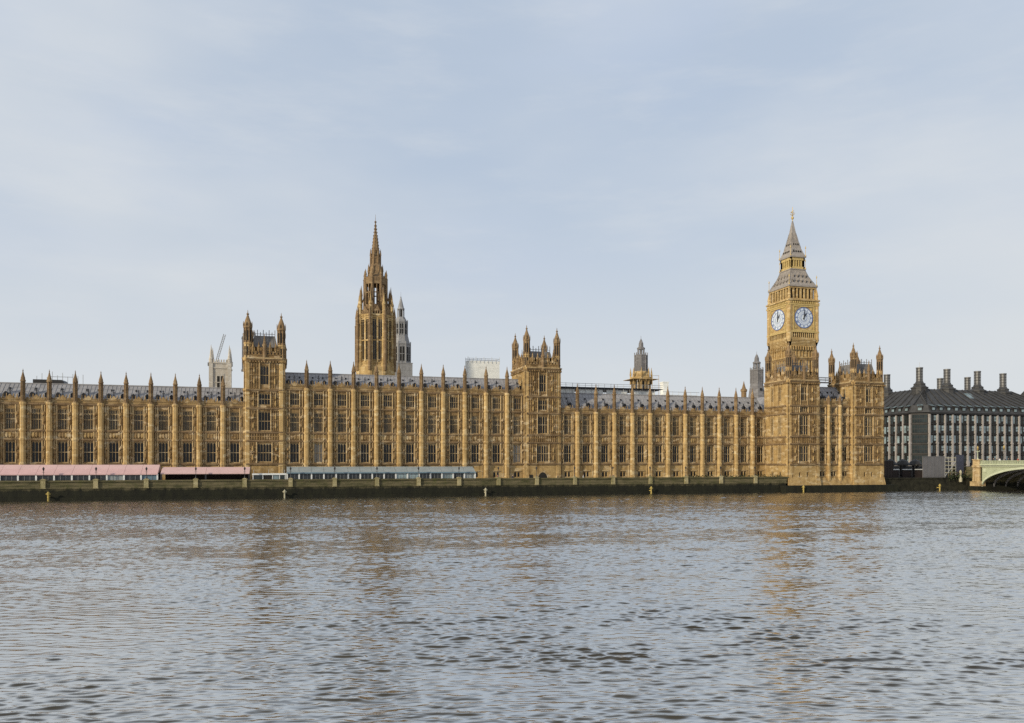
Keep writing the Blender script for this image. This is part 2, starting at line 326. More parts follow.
def palace_range(name, label, x0, n, pitch, Y, levels, depth=15, buttress_ends=(True, True), group='linked ranges of the riverside palace', ridge=25.6, pin_h=7.1, ground_win=True, br=.56, seed=1):
    """levels: dict with s0 s1 s2 top (string heights), par (parapet top), w1 w2 w3 windows (z0,z1,width,lights,kind)"""
    rnd = random.Random(seed)
    t = thing(name, label, 'palace wing', (x0, Y, 0), 0, group)
    W = n * pitch; wl = MB(); holes = []
    for k in range(n):
        xm = (k + .5) * pitch
        for key in ('w1', 'w2', 'w3'):
            if key in levels: z0, z1, wd, nl, kd = levels[key]; holes.append((xm - wd / 2, xm + wd / 2, z0, z1))
        if ground_win:
            for dx in (-.42, .42): holes.append((xm + dx - .34, xm + dx + .34, 4.15, 5.5))
    top = levels['top']
    wl.wall(0, W, 2.6, levels['s0'], [h for h in holes if h[3] < levels['s0']], .42, 0)
    wl.wall(0, W, levels['s0'], top + .2, [h for h in holes if h[2] > levels['s0']], .42, 2)
    wl.box(0, W, 1.0, depth, 2.6, top - .3, 0)
    for z in (levels['s0'], levels['s1'], levels['s2'], top) + ((levels['s3'],) if 's3' in levels else ()):
        wl.box(0, W, -.34, .03, z - .13, z + .13, 3); wl.box(0, W, -.2, .03, z - .3, z - .13, 3)  # string courses: shadow lines under the ledges put into a darker stone colour
    for k in range(n):
        xm = (k + .5) * pitch; xl = k * pitch + .85; xr = (k + 1) * pitch - .85
        hw = levels['w1'][2] / 2 + .14
        for s_ in (-1, 1):
            wl.lathe([(.15, levels['s0'] + .14), (.15, top - .2)], xm + s_ * hw, -.12, 6, 1)
        for za, zb in ((levels['s0'] + .2, levels['s1'] - .3), (levels['s2'] + .2, levels.get('s3', top) - .3)):
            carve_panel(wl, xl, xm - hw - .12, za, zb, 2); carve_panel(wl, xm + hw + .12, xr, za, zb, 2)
        if 's3' in levels:
            za, zb = levels['s3'] + .2, top - .3
            wl.ribs(xl, xm - hw - .1, za, zb, .4, .14, .14, 2, [za + .1, (za + zb) / 2]); wl.ribs(xm + hw + .1, xr, za, zb, .4, .14, .14, 2, [za + .1, (za + zb) / 2])
        za, zb = levels['s1'] + .14, levels['s2'] - .3                  # band of carved shields
        wl.box(xl - .2, xr + .2, -.06, .02, za, zb, 2)
        m_ = 5; st = (xr - xl) / m_
        for q in range(m_):
            xa = xl + (q + .16) * st; xb = xl + (q + .84) * st; pr = rnd.uniform(.12, .24)
            wl.add([(xa, -pr, zb - .15), (xb, -pr, zb - .15), (xb, -pr, za + .55), ((xa + xb) / 2, -pr, za + .15), (xa, -pr, za + .55),
                    (xa, -.05, zb - .15), (xb, -.05, zb - .15), (xb, -.05, za + .55), ((xa + xb) / 2, -.05, za + .15), (xa, -.05, za + .55)],
                   [(4, 3, 2, 1, 0), (0, 1, 6, 5), (1, 2, 7, 6), (2, 3, 8, 7), (3, 4, 9, 8), (4, 0, 5, 9)], rnd.choice((2, 2, 1, 0)))
            wl.box(xa - .22 * st, xa - .1 * st, -.18, .02, za, zb, 2)
        if ground_win: wl.box(xm - .95, xm + .95, -.16, .02, 5.6, 5.8, 1)
    for k in range(n + 1):                                          # slim shafts either side of each buttress
        for dx in (-.86, .86):
            if 0 < k * pitch + dx < W and pitch > 4: wl.lathe([(.13, 3.9), (.13, top - .2)], k * pitch + dx, -.1, 6, 1)
    wl.box(0, W, -.3, .05, 2.6, 3.9, 0)
    wl.build('wall', ['stone', 'trim', 'carved', 'weathered_shade'], t)
    pp = MB(); parapet_mb(pp, .0, W, top + .2, levels['par'])
    for k in range(n):
        xm = (k + .5) * pitch; pz = levels['par']
        pp.box(xm - .6, xm + .6, -.14, .22, top + .9, pz + .1); pp.box(xm - .36, xm + .36, -.14, .22, pz + .1, pz + .3); pp.box(xm - .18, xm + .18, -.14, .22, pz + .3, pz + .5)
        for dx in (-.62, .62, -1.25, 1.25): pp.lathe([(.11, pz), (.11, pz + .4), (.02, pz + .75)], xm + dx, .05, 4)
    pp.build('parapet', ['parapet'], t)
    for k in range(n):
        xm = (k + .5) * pitch
        for key in ('w1', 'w2', 'w3'):
            if key not in levels: continue
            z0, z1, wd, nl, kd = levels[key]
            g = 'glass_blind' if rnd.random() < .06 else 'glass_dark'
            if key != 'w1': g = rnd.choice(levels.get('glass2', ('glass_dark', 'glass_lead')))
            if key == 'w3': g = 'glass_tan'
            window(t, xm, .36, z0, wd, z1 - z0, nl, kd, 0, g)
        if ground_win:
            for dx in (-.42, .42): window(t, xm + dx, .36, 4.15, .68, 1.35, 1)
        inst('crest_finial', fin_d, t, (xm, .04, levels['par'] + .5))
    bd = buttress_mb([levels['s0'], levels['s1'], levels['s2']] + ([levels['s3']] if 's3' in levels else []) + [top], br).data('buttress', ['smooth'])
    pd = pinnacle_mb(pin_h, .41 if br > .5 else .33).data('pinnacle', ['weathered_shade'])
    for k in range(0 if buttress_ends[0] else 1, n + 1 if buttress_ends[1] else n):
        b = inst('buttress', bd, t, (k * pitch, -.25, 0)); inst('pinnacle', pd, b, (0, 0, top + .28))
    r = MB(); y0, y1, y2 = 1.0, 5.4, depth - 5; zb = top + .75
    vs = [(0, y0, zb), (W, y0, zb), (W, y1, ridge), (0, y1, ridge), (0, y2, ridge), (W, y2, ridge), (W, depth, zb), (0, depth, zb)]
    r.add(vs, [(0, 1, 2, 3), (3, 2, 5, 4), (4, 5, 6, 7), (0, 3, 4, 7), (1, 6, 5, 2), (0, 7, 6, 1)])
    nn = int(W / .8)
    for k in range(nn + 1):
        x = k * W / nn; r.tube((x, y0, zb + .03), (x, y1, ridge + .03), .06, 4)
    for q in range(1, 4): r.tube((0, y0 + (y1 - y0) * q / 4, zb + (ridge - zb) * q / 4 + .02), (W, y0 + (y1 - y0) * q / 4, zb + (ridge - zb) * q / 4 + .02), .045, 4)
    r.box(0, W, y1 - .15, y1 + .15, ridge - .05, ridge + .16); r.box(0, W, .3, y0, top + .2, zb - .02)
    ro = r.build('roof', ['lead'], t)
    for k in range(n):
        for dx in (-1.35, 1.35):
            s_ = .28; inst('dormer', dorm_d, ro, ((k + .5) * pitch + dx, y0 + (y1 - y0) * s_ - .35, zb + (ridge - zb) * s_ - .25))
            s_ = .66; inst('roof_vent', vent_d, ro, ((k + .5) * pitch + dx * .82, y0 + (y1 - y0) * s_ - .1, zb + (ridge - zb) * s_ - .1))
    return t

def turret_mb(zb, z_str, zt, r, base=3.0):
    h = zt - z_str; p = MB()
    p.lathe([(r * 1.22, base), (r * 1.22, 4.6), (r * 1.1, 5.0)] + [q for s_ in zb for q in ((r * 1.04, s_ - .3), (r * 1.18, s_ - .14), (r * 1.18, s_ + .14), (r * 1.02, s_ + .3))] +
            [(r, z_str - .4), (r * 1.2, z_str - .15), (r * 1.2, z_str + .2), (r * .95, z_str + .5), (r * .93, z_str + h * .30), (r * 1.04, z_str + h * .31), (r * 1.04, z_str + h * .33), (r * .9, z_str + h * .34)], mi=0)
    p.lathe([(r * .9, z_str + h * .34), (r * .86, z_str + h * .62), (r * 1.12, z_str + h * .635), (r * 1.14, z_str + h * .665), (r * .92, z_str + h * .68), (r * .9, z_str + h * .73),
             (r * .66, z_str + h * .79), (r * .34, z_str + h * .86), (r * .18, z_str + h * .90), (r * .34, z_str + h * .91), (r * .34, z_str + h * .925), (.12, z_str + h * .93), (.03, zt)], mi=1)
    for k in range(8):
        a = R(22.5 + 45 * k); c, s_ = math.cos(a), math.sin(a)
        p.tube((r * .95 * c, r * .95 * s_, z_str + .4), (r * .92 * c, r * .92 * s_, z_str + h * .63), .11, 4, 1)
        p.lathe([(.1, z_str + h * .66), (.1, z_str + h * .72), (.02, z_str + h * .77)], r * 1.06 * c, r * 1.06 * s_, 4, 1)
        a = R(45 * k); c, s_ = math.cos(a), math.sin(a); rr = r * .875
        for z0, z1 in ((z_str + h * .38, z_str + h * .58), (z_str + h * .08, z_str + h * .26)):
            p.set(rr * c, rr * s_, 0, math.degrees(a) + 90); p.box(-.12, .12, -.03, .05, z0, z1, 2); p.set()
    return p
def side_pin_mb(z_str, zt):
    p = MB(); h = zt - z_str
    p.lathe([(.3, z_str - .5), (.5, z_str), (.4, z_str + .3), (.38, z_str + h * .5), (.5, z_str + h * .52), (.5, z_str + h * .56), (.36, z_str + h * .6), (.16, z_str + h * .8), (.02, zt)])
    for k in range(3):
        p.lathe([(.3 - .07 * k, z_str + h * (.62 + .1 * k)), (.33 - .07 * k, z_str + h * (.63 + .1 * k)), (.2 - .05 * k, z_str + h * (.65 + .1 * k))])
    return p
def square_tower(name, label, x0, Y, W, D, lv, ztip, roof, group, base=2.6, batter=False, glass='glass_dark', seed=3, flank_low=False):
    rnd = random.Random(seed)
    t = thing(name, label, 'tower', (x0, Y, 0), 0, group)
    st_ = lv['strings']; zs = lv['top']; par = lv['par']; wl = MB(); ws = []
    faces = [('f', 0, 0, 0, W), ('s', 0, D, -90, D), ('n', W, 0, 90, D), ('b', W, D, 180, W)]
    for key, ox, oy, rot, ln in faces:
        wl.set(ox, oy, 0, rot); hs = []
        if key == 'f':
            for z0, z1, wd, nl, kd in lv['front']: hs.append((ln / 2 - wd / 2, ln / 2 + wd / 2, z0, z1)); ws.append((ox + ln / 2, oy + .36, z0, wd, z1 - z0, nl, kd, 0))
            for (dx, z0, z1, wd) in lv.get('small', ()): hs.append((ln / 2 + dx - wd / 2, ln / 2 + dx + wd / 2, z0, z1)); ws.append((ln / 2 + dx, .36, z0, wd, z1 - z0, 1, 'plain', 0))
        elif key == 's':
            for fx, z0, z1, wd, nl in lv['flank']:
                xc = ln * fx; hs.append((xc - wd / 2, xc + wd / 2, z0, z1)); ws.append((.36, oy - xc, z0, wd, z1 - z0, nl, 'plain', -90))
        wl.wall(0, ln, base, st_[0], [h for h in hs if h[3] < st_[0]], .42, 0)
        wl.wall(0, ln, st_[0], zs + .3, [h for h in hs if h[2] > st_[0]], .42, 2 if key == 'f' else 0)
        for z in st_ + [zs]:
            wl.box(.5, ln - .5, -.34, .03, z - .14, z + .14, 4); wl.box(.5, ln - .5, -.2, .03, z - .3, z - .14, 4)  # ledge shade painted in by the darker stone
        wl.box(.5, ln - .5, -.5, .03, zs + .14, zs + .42, 1)
        for k in range(int(ln / .6)): wl.box(.5 + k * .6, .8 + k * .6, -.42, .02, zs - .62, zs - .3, 2)       # corbels
        for za, zb in zip(st_, st_[1:] + [zs]):
            zc = [h for h in hs if za - .5 < (h[2] + h[3]) / 2 < zb + .5]
            if key in 'sn' and not flank_low and za < 19: continue
            spans = []
            cur = 1.05
            for h in sorted(zc): spans.append((cur, h[0] - .2)); cur = h[1] + .2
            spans.append((cur, ln - 1.05))
            for a, b in spans:
                if b - a < .35: continue
                if zb - za < 2.3: wl.ribs(a, b, za + .2, zb - .3, .55, .2, .15, 2, [(za + zb) / 2])
                elif key == 'f': 
                    wl.ribs(a, b, za + .25, zb - .35, .5, .13, .13, 2, [za + .3 + (zb - za - .7) * q / 4 for q in range(5)])
                    xm = (a + b) / 2
                    for q in (.3, .68): 
                        zq = za + (zb - za) * q; wl.lathe([(.1, zq - .7), (.2, zq - .5), (.15, zq + .2), (.1, zq + .4), (.04, zq + .55)], xm, -.16, 6, 0)
                else: wl.ribs(a, b, za + .25, zb - .35, 1.3, .13, .1, 0, [(za + zb) / 2])
            for h in zc:
                for x in (h[0] - .12, h[1] + .12): wl.lathe([(.13, za + .2), (.13, zb - .3)], x, -.1, 6, 1)
    wl.set()
    if batter:
        for key, ox, oy, rot, ln in faces[:3]:
            wl.set(ox, oy, 0, rot)
            wl.add([(-.0, -.9, 1.2), (ln, -.9, 1.2), (ln, -.05, 4.0), (0, -.05, 4.0), (0, .2, 1.2), (ln, .2, 1.2)], [(0, 1, 2, 3), (0, 3, 4), (1, 5, 2)], 0)
        wl.set()
    wl.box(1.0, W - 1.0, 1.0, D - 1.0, base, zs - .2, 0)
    if lv.get('arch'):
        a0 = W / 2
        vs = [(a0 + 1.25 * math.cos(R(q * 18)), -.05, 3.0 + 2.4 * math.sin(R(q * 18)) ** .8 if 0 < q < 10 else 3.0) for q in range(11)]
        wl.add(vs, [tuple(reversed(range(11)))], 3)
        wl.add([(x + (x - a0) * .2, -.04, z + .25) for x, y, z in vs], [tuple(reversed(range(11)))], 1)
        wl.box(a0 - 3.4, a0 - 2.5, -.06, 0, 3.4, 4.8, 3)
    wl.build('wall', ['stone', 'trim', 'carved', 'shadow', 'weathered_shade'], t)
    for x, y, z, wd, h, nl, kd, rot in ws: window(t, x, y, z, wd, h, nl, kd, rot, rnd.choice(lv.get('glass', ('glass_dark',))))
    pp = MB()
    for key, ox, oy, rot, ln in faces:
        pp.set(ox, oy, 0, rot); parapet_mb(pp, .6, ln - .6, zs + .42, par, .7)
        for fx in (.22, .36, .64, .78):
            pp.lathe([(.2, par - .3), (.2, par + .7), (.3, par + .75), (.03, par + 2.0)], ln * fx, 0, 6); pp.box(ln * (fx - .09), ln * (fx + .09), -.1, .2, par, par + .8)
    pp.build('parapet', ['carved'], t)
    td = turret_mb(st_, zs, ztip, lv.get('tr', .8), base).data('corner_turret', ['smooth', 'weathered_shade', 'shadow'])
    for x, y, dz in ((.75, .7, 0), (W - .75, .7, -.3), (.75, D - .7, -.4), (W - .75, D - .7, -.6)): inst('corner_turret', td, t, (x, y, dz))
    sd = side_pin_mb(zs, lv['pin']).data('parapet_pinnacle', ['weathered_shade'])
    for x, y in ((W / 2, -.1), (-.1 + .1, D / 2), (W, D / 2), (W / 2, D)): inst('parapet_pinnacle', sd, t, (x, y, 0))
    r = MB(); a = 1.15; b = 2.1; z0 = zs + .5
    r.add([(a, a, z0), (W - a, a, z0), (W - a, D - a, z0), (a, D - a, z0), (b, b, roof), (W - b, b, roof), (W - b, D - b, roof), (b, D - b, roof)],
          [(0, 1, 5, 4), (1, 2, 6, 5), (2, 3, 7, 6), (3, 0, 4, 7), (4, 5, 6, 7), (0, 3, 2, 1)])
    for k in range(8):
        u = k / 7; r.tube((a + (W - 2 * a) * u, a, z0), (b + (W - 2 * b) * u, b, roof), .06, 4)
        r.tube((a, a + (D - 2 * a) * u, z0), (b, b + (D - 2 * b) * u, roof), .06, 4)
        x = b + (W - 2 * b) * u; r.box(x - .07, x + .07, b - .05, b + .05, roof, roof + .8 + .5 * (k % 2))        # iron cresting
        y = b + (D - 2 * b) * u; r.box(b - .05, b + .05, y - .07, y + .07, roof, roof + .8 + .5 * (k % 2))
    r.box(b, W - b, b - .04, b + .04, roof + .35, roof + .45); r.box(b - .04, b + .04, b, D - b, roof + .35, roof + .45)
    r.build('roof', ['towerroof'], t)
    return t

# ------------------------------------------------------------------ ground, river
g = MB(); g.box(-900, 1500, 175.7, 3000, 1.0, 2.9)
tag(g.build('ground', ['ground']), kind='structure')
g = MB(); g.box(-80, 121.0, 174.2, 183.2, 2.95, 3.15); tag(g.build('terrace', ['ground']), kind='structure')
g = MB(); g.box(186, 206, 174.0, 330, 2.95, 6.6); tag(g.build('road', ['asphalt']), kind='structure')
def river():
    nr, na = 2200, 1150
    r = 8.0 * (430 / 8.0) ** (np.arange(nr) / (nr - 1)); a = np.linspace(R(-46), R(72), na)
    rr, aa = np.meshgrid(r, a, indexing='ij'); x = rr * np.sin(aa); y = rr * np.cos(aa)
    cell = np.maximum(rr * math.log(430 / 8.0) / nr, rr * (R(118) / na)); z = np.zeros_like(x)
    rng = np.random.default_rng(11)
    # patches where the breeze ruffles the water more or less
    gust = np.zeros_like(x)
    for i in range(10):
        l = rng.uniform(18, 70); th = rng.uniform(0, math.pi); gust += np.sin((x * math.cos(th) * .6 + y * math.sin(th) * 1.4) * 2 * math.pi / l + rng.uniform(0, 6.28))
    gust = np.clip(1.0 + gust * .14, .65, 1.28) * (1 + .85 * np.clip((rr - 60) / 70, 0, 1))
    env = np.zeros_like(x)                                          # wave groups: ripples come in clumps, longer across than along
    for i in range(12):
        l = rng.uniform(2.5, 10); th = rng.uniform(0, math.pi); env += np.sin((x * math.cos(th) * .45 + y * math.sin(th) * 1.3) * 2 * math.pi / l + rng.uniform(0, 6.28))
    gust *= np.clip(1.0 + env * .09, .5, 1.4)
    nw = 96; lam = np.exp(np.linspace(math.log(.22), math.log(5.0), nw)); dx = np.zeros_like(x); dy = np.zeros_like(x)
    x0, y0 = x.copy(), y.copy()
    for i in range(nw):
        l = lam[i]; k = 2 * math.pi / l; th = R(72) + rng.normal(0, R(17 if l < 2 else 14)); s_ = .225 * math.sqrt(2 / nw) * math.exp(-.5 * (math.log(l / .40) / .75) ** 2) * 1.15
        wgt = np.clip((l / cell - 1.0) / 1.0, 0, 1) * (gust if l < 3 else 1); c_, q_ = math.cos(th), math.sin(th)
        ph = k * (x0 * c_ + y0 * q_) + rng.uniform(0, 6.28)
        ph = ph + .8 * np.sin((x0 * q_ - y0 * c_) * k * .15 + rng.uniform(0, 6.28))       # short crests
        am = (s_ / k) * wgt; z += am * (np.sin(ph) + .24 * np.sin(2 * ph)); cp = np.cos(ph) * am * .85; dx += cp * c_; dy += cp * q_   # trochoidal: peaked crests, flat troughs
    for cx, cy, ln, amp, wd in ((27, 80, 2.6, .2, .27), (54, 74.5, 4.0, .27, .3), (41, 77.5, 2.2, .16, .25), (-30, 88, 2.4, .16, .25), (3, 86, 2.4, .15, .25)):   # spent wash of a passing boat
        d = (y - cy) - .12 * (x - cx); z += amp * np.exp(-(d / wd) ** 2 - ((x - cx) / ln) ** 2)
    x = x0 + dx; y = y0 + dy
    co = np.empty((nr * na, 3), np.float32); co[:, 0] = x.ravel(); co[:, 1] = y.ravel(); co[:, 2] = z.ravel() + .33
    i = np.arange(nr * na).reshape(nr, na)
    q = np.stack([i[:-1, :-1], i[:-1, 1:], i[1:, 1:], i[1:, :-1]], -1).reshape(-1, 4).astype(np.int32)
    me = bpy.data.meshes.new('river'); nf = len(q)
    me.vertices.add(nr * na); me.vertices.foreach_set('co', co.ravel()); me.loops.add(nf * 4); me.loops.foreach_set('vertex_index', q.ravel())
    me.polygons.add(nf); me.polygons.foreach_set('loop_start', np.arange(nf, dtype=np.int32) * 4); me.polygons.foreach_set('use_smooth', np.ones(nf, bool))
    me.update(calc_edges=True); me.materials.append(M['water'])
    o = bpy.data.objects.new('river', me); sc.collection.objects.link(o); tag(o, kind='structure')
river()
g = MB(); g.add([(-1500, -600, -3), (1800, -600, -3), (1800, 200, -3), (-1500, 200, -3)], [(0, 1, 2, 3)])
tag(g.build('river_bed', ['water']), kind='structure')

# ------------------------------------------------------------------ palace
SN = dict(s0=7.4, s1=12.45, s2=14.25, top=19.7, par=21.0)
S_lv = dict(SN, w1=(7.65, 12.05, 1.9, 3, 'plain'), w2=(14.4, 18.7, 1.9, 3, 'tracery'), glass2=('glass_lead', 'glass_lead', 'glass_dark'))
C_lv = dict(SN, top=23.8, par=25.1, s3=19.75, w1=(7.65, 12.05, 1.9, 3, 'plain'), w2=(14.45, 18.7, 1.95, 3, 'tracery'), w3=(20.3, 23.1, 2.1, 4, 'plain'), glass2=('glass_lead', 'glass_dark', 'glass_lead'))
N_lv = dict(SN, w1=(7.7, 12.1, 1.95, 3, 'plain'), w2=(14.5, 19.2, 2.0, 3, 'tracery'), glass2=('glass_dark', 'glass_dark', 'glass_lead'))
palace_range('palace_wing', 'long two storey palace range behind the pink marquees, left of both square towers', -60.35, 11, 4.77, 183, S_lv, ridge=24.2, pin_h=6.7, ground_win=False, seed=2, buttress_ends=(True, False))
palace_range('palace_wing', 'three storey palace range behind the glass marquee, joining the two square towers', -.32, 11, 5.115, 183, C_lv, ridge=28.0, pin_h=6.4, seed=5, buttress_ends=(False, False))
palace_range('palace_wing', 'two storey palace range between the four turreted tower and the clock tower pavilion', 63.75, 12, 4.84, 183, N_lv, ridge=25.0, seed=8, buttress_ends=(False, False))
T_lv = dict(strings=[7.4, 12.45, 14.3, 19.5, 23.5], top=30.1, par=32.0, pin=35.8, tr=.76,
            front=[(7.8, 11.9, 3.0, 5, 'plain'), (14.6, 18.9, 2.5, 4, 'plain'), (20.2, 22.8, 2.4, 4, 'plain'), (24.6, 28.9, 1.8, 3, 'plain')],
            flank=[(.5, 24.6, 28.9, 1.6, 3)], glass=('glass_dark', 'glass_dark', 'glass_lead'))
tg = 'square towers on the river front'
square_tower('square_tower', 'square palace tower seen face on with two tall turrets, left of the spired central tower', -8.35, 182.4, 8.5, 10.6, dict(T_lv, tr=.9), 40.9, 35.6, tg, seed=4)
square_tower('square_tower', 'square palace tower showing four slim turrets, above the arched doorway on the terrace', 55.05, 182.4, 9.15, 11.2, dict(T_lv, arch=True), 40.6, 34.6, tg, seed=6)
P_lv = dict(strings=[7.3, 12.45, 14.25, 20.0, 22.0], top=28.1, par=29.8, pin=34.2, tr=.76,
            front=[(7.9, 12.0, 2.9, 4, 'plain'), (14.6, 19.6, 2.8, 4, 'plain'), (20.3, 21.8, 2.4, 4, 'plain'), (23.2, 26.8, 1.9, 3, 'plain')],
            small=((-1.1, 4.0, 5.3, .5), (1.1, 4.0, 5.3, .5)),
            flank=[(fx, z0, z1, 1.0, 2) for fx in (.36, .68) for z0, z1 in ((8.0, 11.9), (14.7, 19.3), (23.2, 26.8))] + [(fx, 4.2, 5.4, .8, 1) for fx in (.36, .68)],
            glass=('glass_dark', 'glass_lead', 'glass_lead'))
pg = 'end towers of the riverside pavilion'
square_tower('pavilion_tower', 'four storey square riverside tower standing in the water in front of the clock tower', 121.0, 173.3, 9.3, 10.2, P_lv, 38.3, 32.4, pg, base=1.0, batter=True, seed=9, flank_low=True)
square_tower('pavilion_tower', 'riverside palace tower with its turrets against the sky, beside the dark office building', 140.2, 173.3, 9.6, 9.9, P_lv, 38.6, 33.4, pg, base=1.0, batter=True, seed=12, flank_low=True)
# the short range between the pavilion towers
V_lv = dict(s0=7.3, s1=12.45, s2=14.25, s3=19.9, top=22.1, par=23.5, w1=(8.0, 11.9, 1.5, 2, 'plain'), w2=(14.7, 19.2, 1.4, 2, 'tracery'), w3=(20.3, 21.8, 1.4, 3, 'plain'), glass2=('glass_dark', 'glass_lead'))
v = palace_range('palace_wing', 'short three bay palace range sunk between the two riverside pavilion towers', 130.1, 3, 3.4, 174.3, V_lv, depth=14, ridge=27.4, pin_h=2.6, br=.42, seed=15, buttress_ends=(False, False))
g = MB(); g.add([(0, -1.5, 1.0), (10.2, -1.5, 1.0), (10.2, -.32, 3.8), (0, -.32, 3.8), (0, .5, 1.0), (10.2, .5, 1.0), (10.2, .5, 3.8), (0, .5, 3.8)], [(0, 1, 2, 3), (3, 2, 6, 7), (0, 3, 7, 4), (1, 5, 6, 2)])
g.build('plinth', ['stone'], v)
# low body joining the pavilion to the palace behind
g = MB(); g.box(0, 26, 0, 40, 2.6, 21.5); g.add([(0, 0, 21.5), (26, 0, 21.5), (26, 40, 21.5), (0, 40, 21.5), (6, 6, 26), (20, 6, 26), (20, 34, 26), (6, 34, 26)], [(0, 1, 5, 4), (1, 2, 6, 5), (2, 3, 7, 6), (3, 0, 4, 7), (4, 5, 6, 7)], 1)
tag(g.build('palace_block', ['stone', 'lead'], None, (122.5, 188.6, 0)), 'plain rear block of the palace behind the riverside pavilion roofs', 'palace wing', 'linked ranges of the riverside palace')
# chimney-like riser beside the face-on tower
g = MB(); g.box(-.45, .45, -.45, .45, 28.6, 36.2); g.box(-.6, .6, -.6, .6, 28.3, 28.7); g.box(-.55, .55, -.55, .55, 35.6, 35.9); g.lathe([(.3, 36.2), (.36, 36.9), (.1, 37.0)])
o = g.build('flue', ['grey_stone'], None); o.parent = [q for q in sc.objects if q.name == 'square_tower'][0]; o.location = (-.35, 8.2, 0)

# ------------------------------------------------------------------ clock tower
def clock_tower():
    W = 11.2; X, Y = 179.1, 253.2
    t = thing('clock_tower', 'tall golden clock tower with white dials and a pointed grey spire', 'clock tower', (X, Y + .5, 0)); t.scale = (1, 1.08, 1)
    def four(mb, fn):
        for rot in (0, 90, 180, 270):
            mb.set(0, 0, 0, rot); fn(mb)
        mb.set()
    h = W / 2
    s = MB(); s.box(-h + .45, h - .45, -h + .45, h - .45, 2.6, 50)
    def shaft_face(m):
        m.box(-h, -h + 1.5, -h, -h + 1.5, 2.6, 50, 0)
        for k in range(7):
            x = -h + 1.5 + (2 * h - 3) * k / 6; wd = .34 if k % 2 == 0 else .2
            m.box(x - wd, x + wd, -h + .08, -h + .5, 2.6, 49.5, 1)
        for z in (10, 16, 22, 28, 34, 40, 45.5): m.box(-h - .1, h + .1, -h - .12, -h + .5, z - .22, z + .22, 1); m.box(-h + 1.4, h - 1.4, -h + .05, -h + .5, z - 1.0, z - .22, 2)
        for k in range(6):
            x = -h + 1.5 + (2 * h - 3) * (k + .5) / 6
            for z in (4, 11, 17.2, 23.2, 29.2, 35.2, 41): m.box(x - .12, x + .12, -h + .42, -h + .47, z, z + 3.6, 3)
        for q in range(5): m.box(-h - .12 - .13 * q, h + .12 + .13 * q, -h - .12 - .13 * q, -h + .6, 49.4 + .52 * q, 49.95 + .52 * q, 0)
        for k in range(11): 
            x = -h + .5 + (2 * h - 1) * k / 10; m.box(x - .14, x + .14, -h - .5, -h, 48.2, 49.6, 1)
    four(s, shaft_face); s.build('shaft', ['golden', 'smooth', 'carved', 'shadow'], t)
    H = 6.2
    c = MB(); c.box(-H + .5, H - .5, -H + .5, H - .5, 51.9, 66.2)
    def stage(m):
        m.box(-H, -H + 1.55, -H, -H + 1.55, 51.9, 66.0, 1)
        m.box(-H + 1.5, H - 1.5, -H + .1, -H + .6, 51.9, 52.6, 0)
        for k in range(12):
            x = -H + 1.6 + (2 * H - 3.2) * k / 11; m.box(x - .14, x + .14, -H + .08, -H + .55, 52.6, 54.4, 0)
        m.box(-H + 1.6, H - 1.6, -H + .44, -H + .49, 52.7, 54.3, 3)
        m.box(-H - .1, H + .1, -H - .14, -H + .6, 54.35, 54.85, 2)
        for a, b, z0, z1 in ((-4.45, 4.45, 54.85, 55.35), (-4.45, 4.45, 63.5, 64.1), (-4.45, -4.0, 55.35, 63.5), (4.0, 4.45, 55.35, 63.5)): m.box(a, b, -H - .05, -H + .6, z0, z1, 2)
        m.box(-4.0, 4.0, -H + .2, -H + .6, 55.35, 63.5, 0)
        for sx in (-1, 1):
            for zc in (56.2, 62.7):
                for q in range(3): m.box(sx * 3.3 - .5 + .12 * q, sx * 3.3 + .5 - .12 * q, -H + .1 - .04 * q, -H + .25, zc - .5 + .12 * q, zc + .5 - .12 * q, 2)
        m.box(-H - .15, H + .15, -H - .2, -H + .6, 64.1, 64.6, 2); m.box(-H - .3, H + .3, -H - .35, -H + .6, 65.7, 66.2, 0)
        for k in range(16):
            x = -H + .4 + (2 * H - .8) * k / 15; m.box(x - .2, x + .2, -H - .1, -H + .5, 64.75, 65.6, 2)
        m.lathe([(.62, 51.0), (.8, 52), (.72, 53), (.72, 64.5), (.85, 65), (.6, 65.6), (.5, 67.5), (.62, 67.7), (.1, 70.2), (.03, 71.2)], -H + .5, -H + .5, 8, 1)
        m.box(-H - 1.2, -H + .1, -H + .4, -H + .6, 64.6, 64.85, 1)
    four(c, stage); c.build('clock_stage', ['golden', 'smooth', 'gilt', 'shadow'], t)
    d = MB(); d.lathe([(3.55, 0), (3.55, .1), (3.3, .12)], n=48); face_d = d.data('clock_face', ['dial'])
    rg = MB()
    for r0, r1 in ((3.5, 3.72), (2.58, 2.66), (1.17, 1.23)):
        n = 60; vs = []; fs = []
        for k in range(n):
            a = 2 * math.pi * k / n
            for r_, zz in ((r0, .05), (r0, .19), (r1, .19), (r1, .05)): vs.append((r_ * math.cos(a), r_ * math.sin(a), zz))
        for k in range(n):
            k2 = (k + 1) % n
            for q in range(4): fs.append((k * 4 + q, k2 * 4 + q, k2 * 4 + (q + 1) % 4, k * 4 + (q + 1) % 4))
        rg.add(vs, [tuple(reversed(f)) for f in fs])
    roman = ['XII', 'I', 'II', 'III', 'IV', 'V', 'VI', 'VII', 'VIII', 'IX', 'X', 'XI']
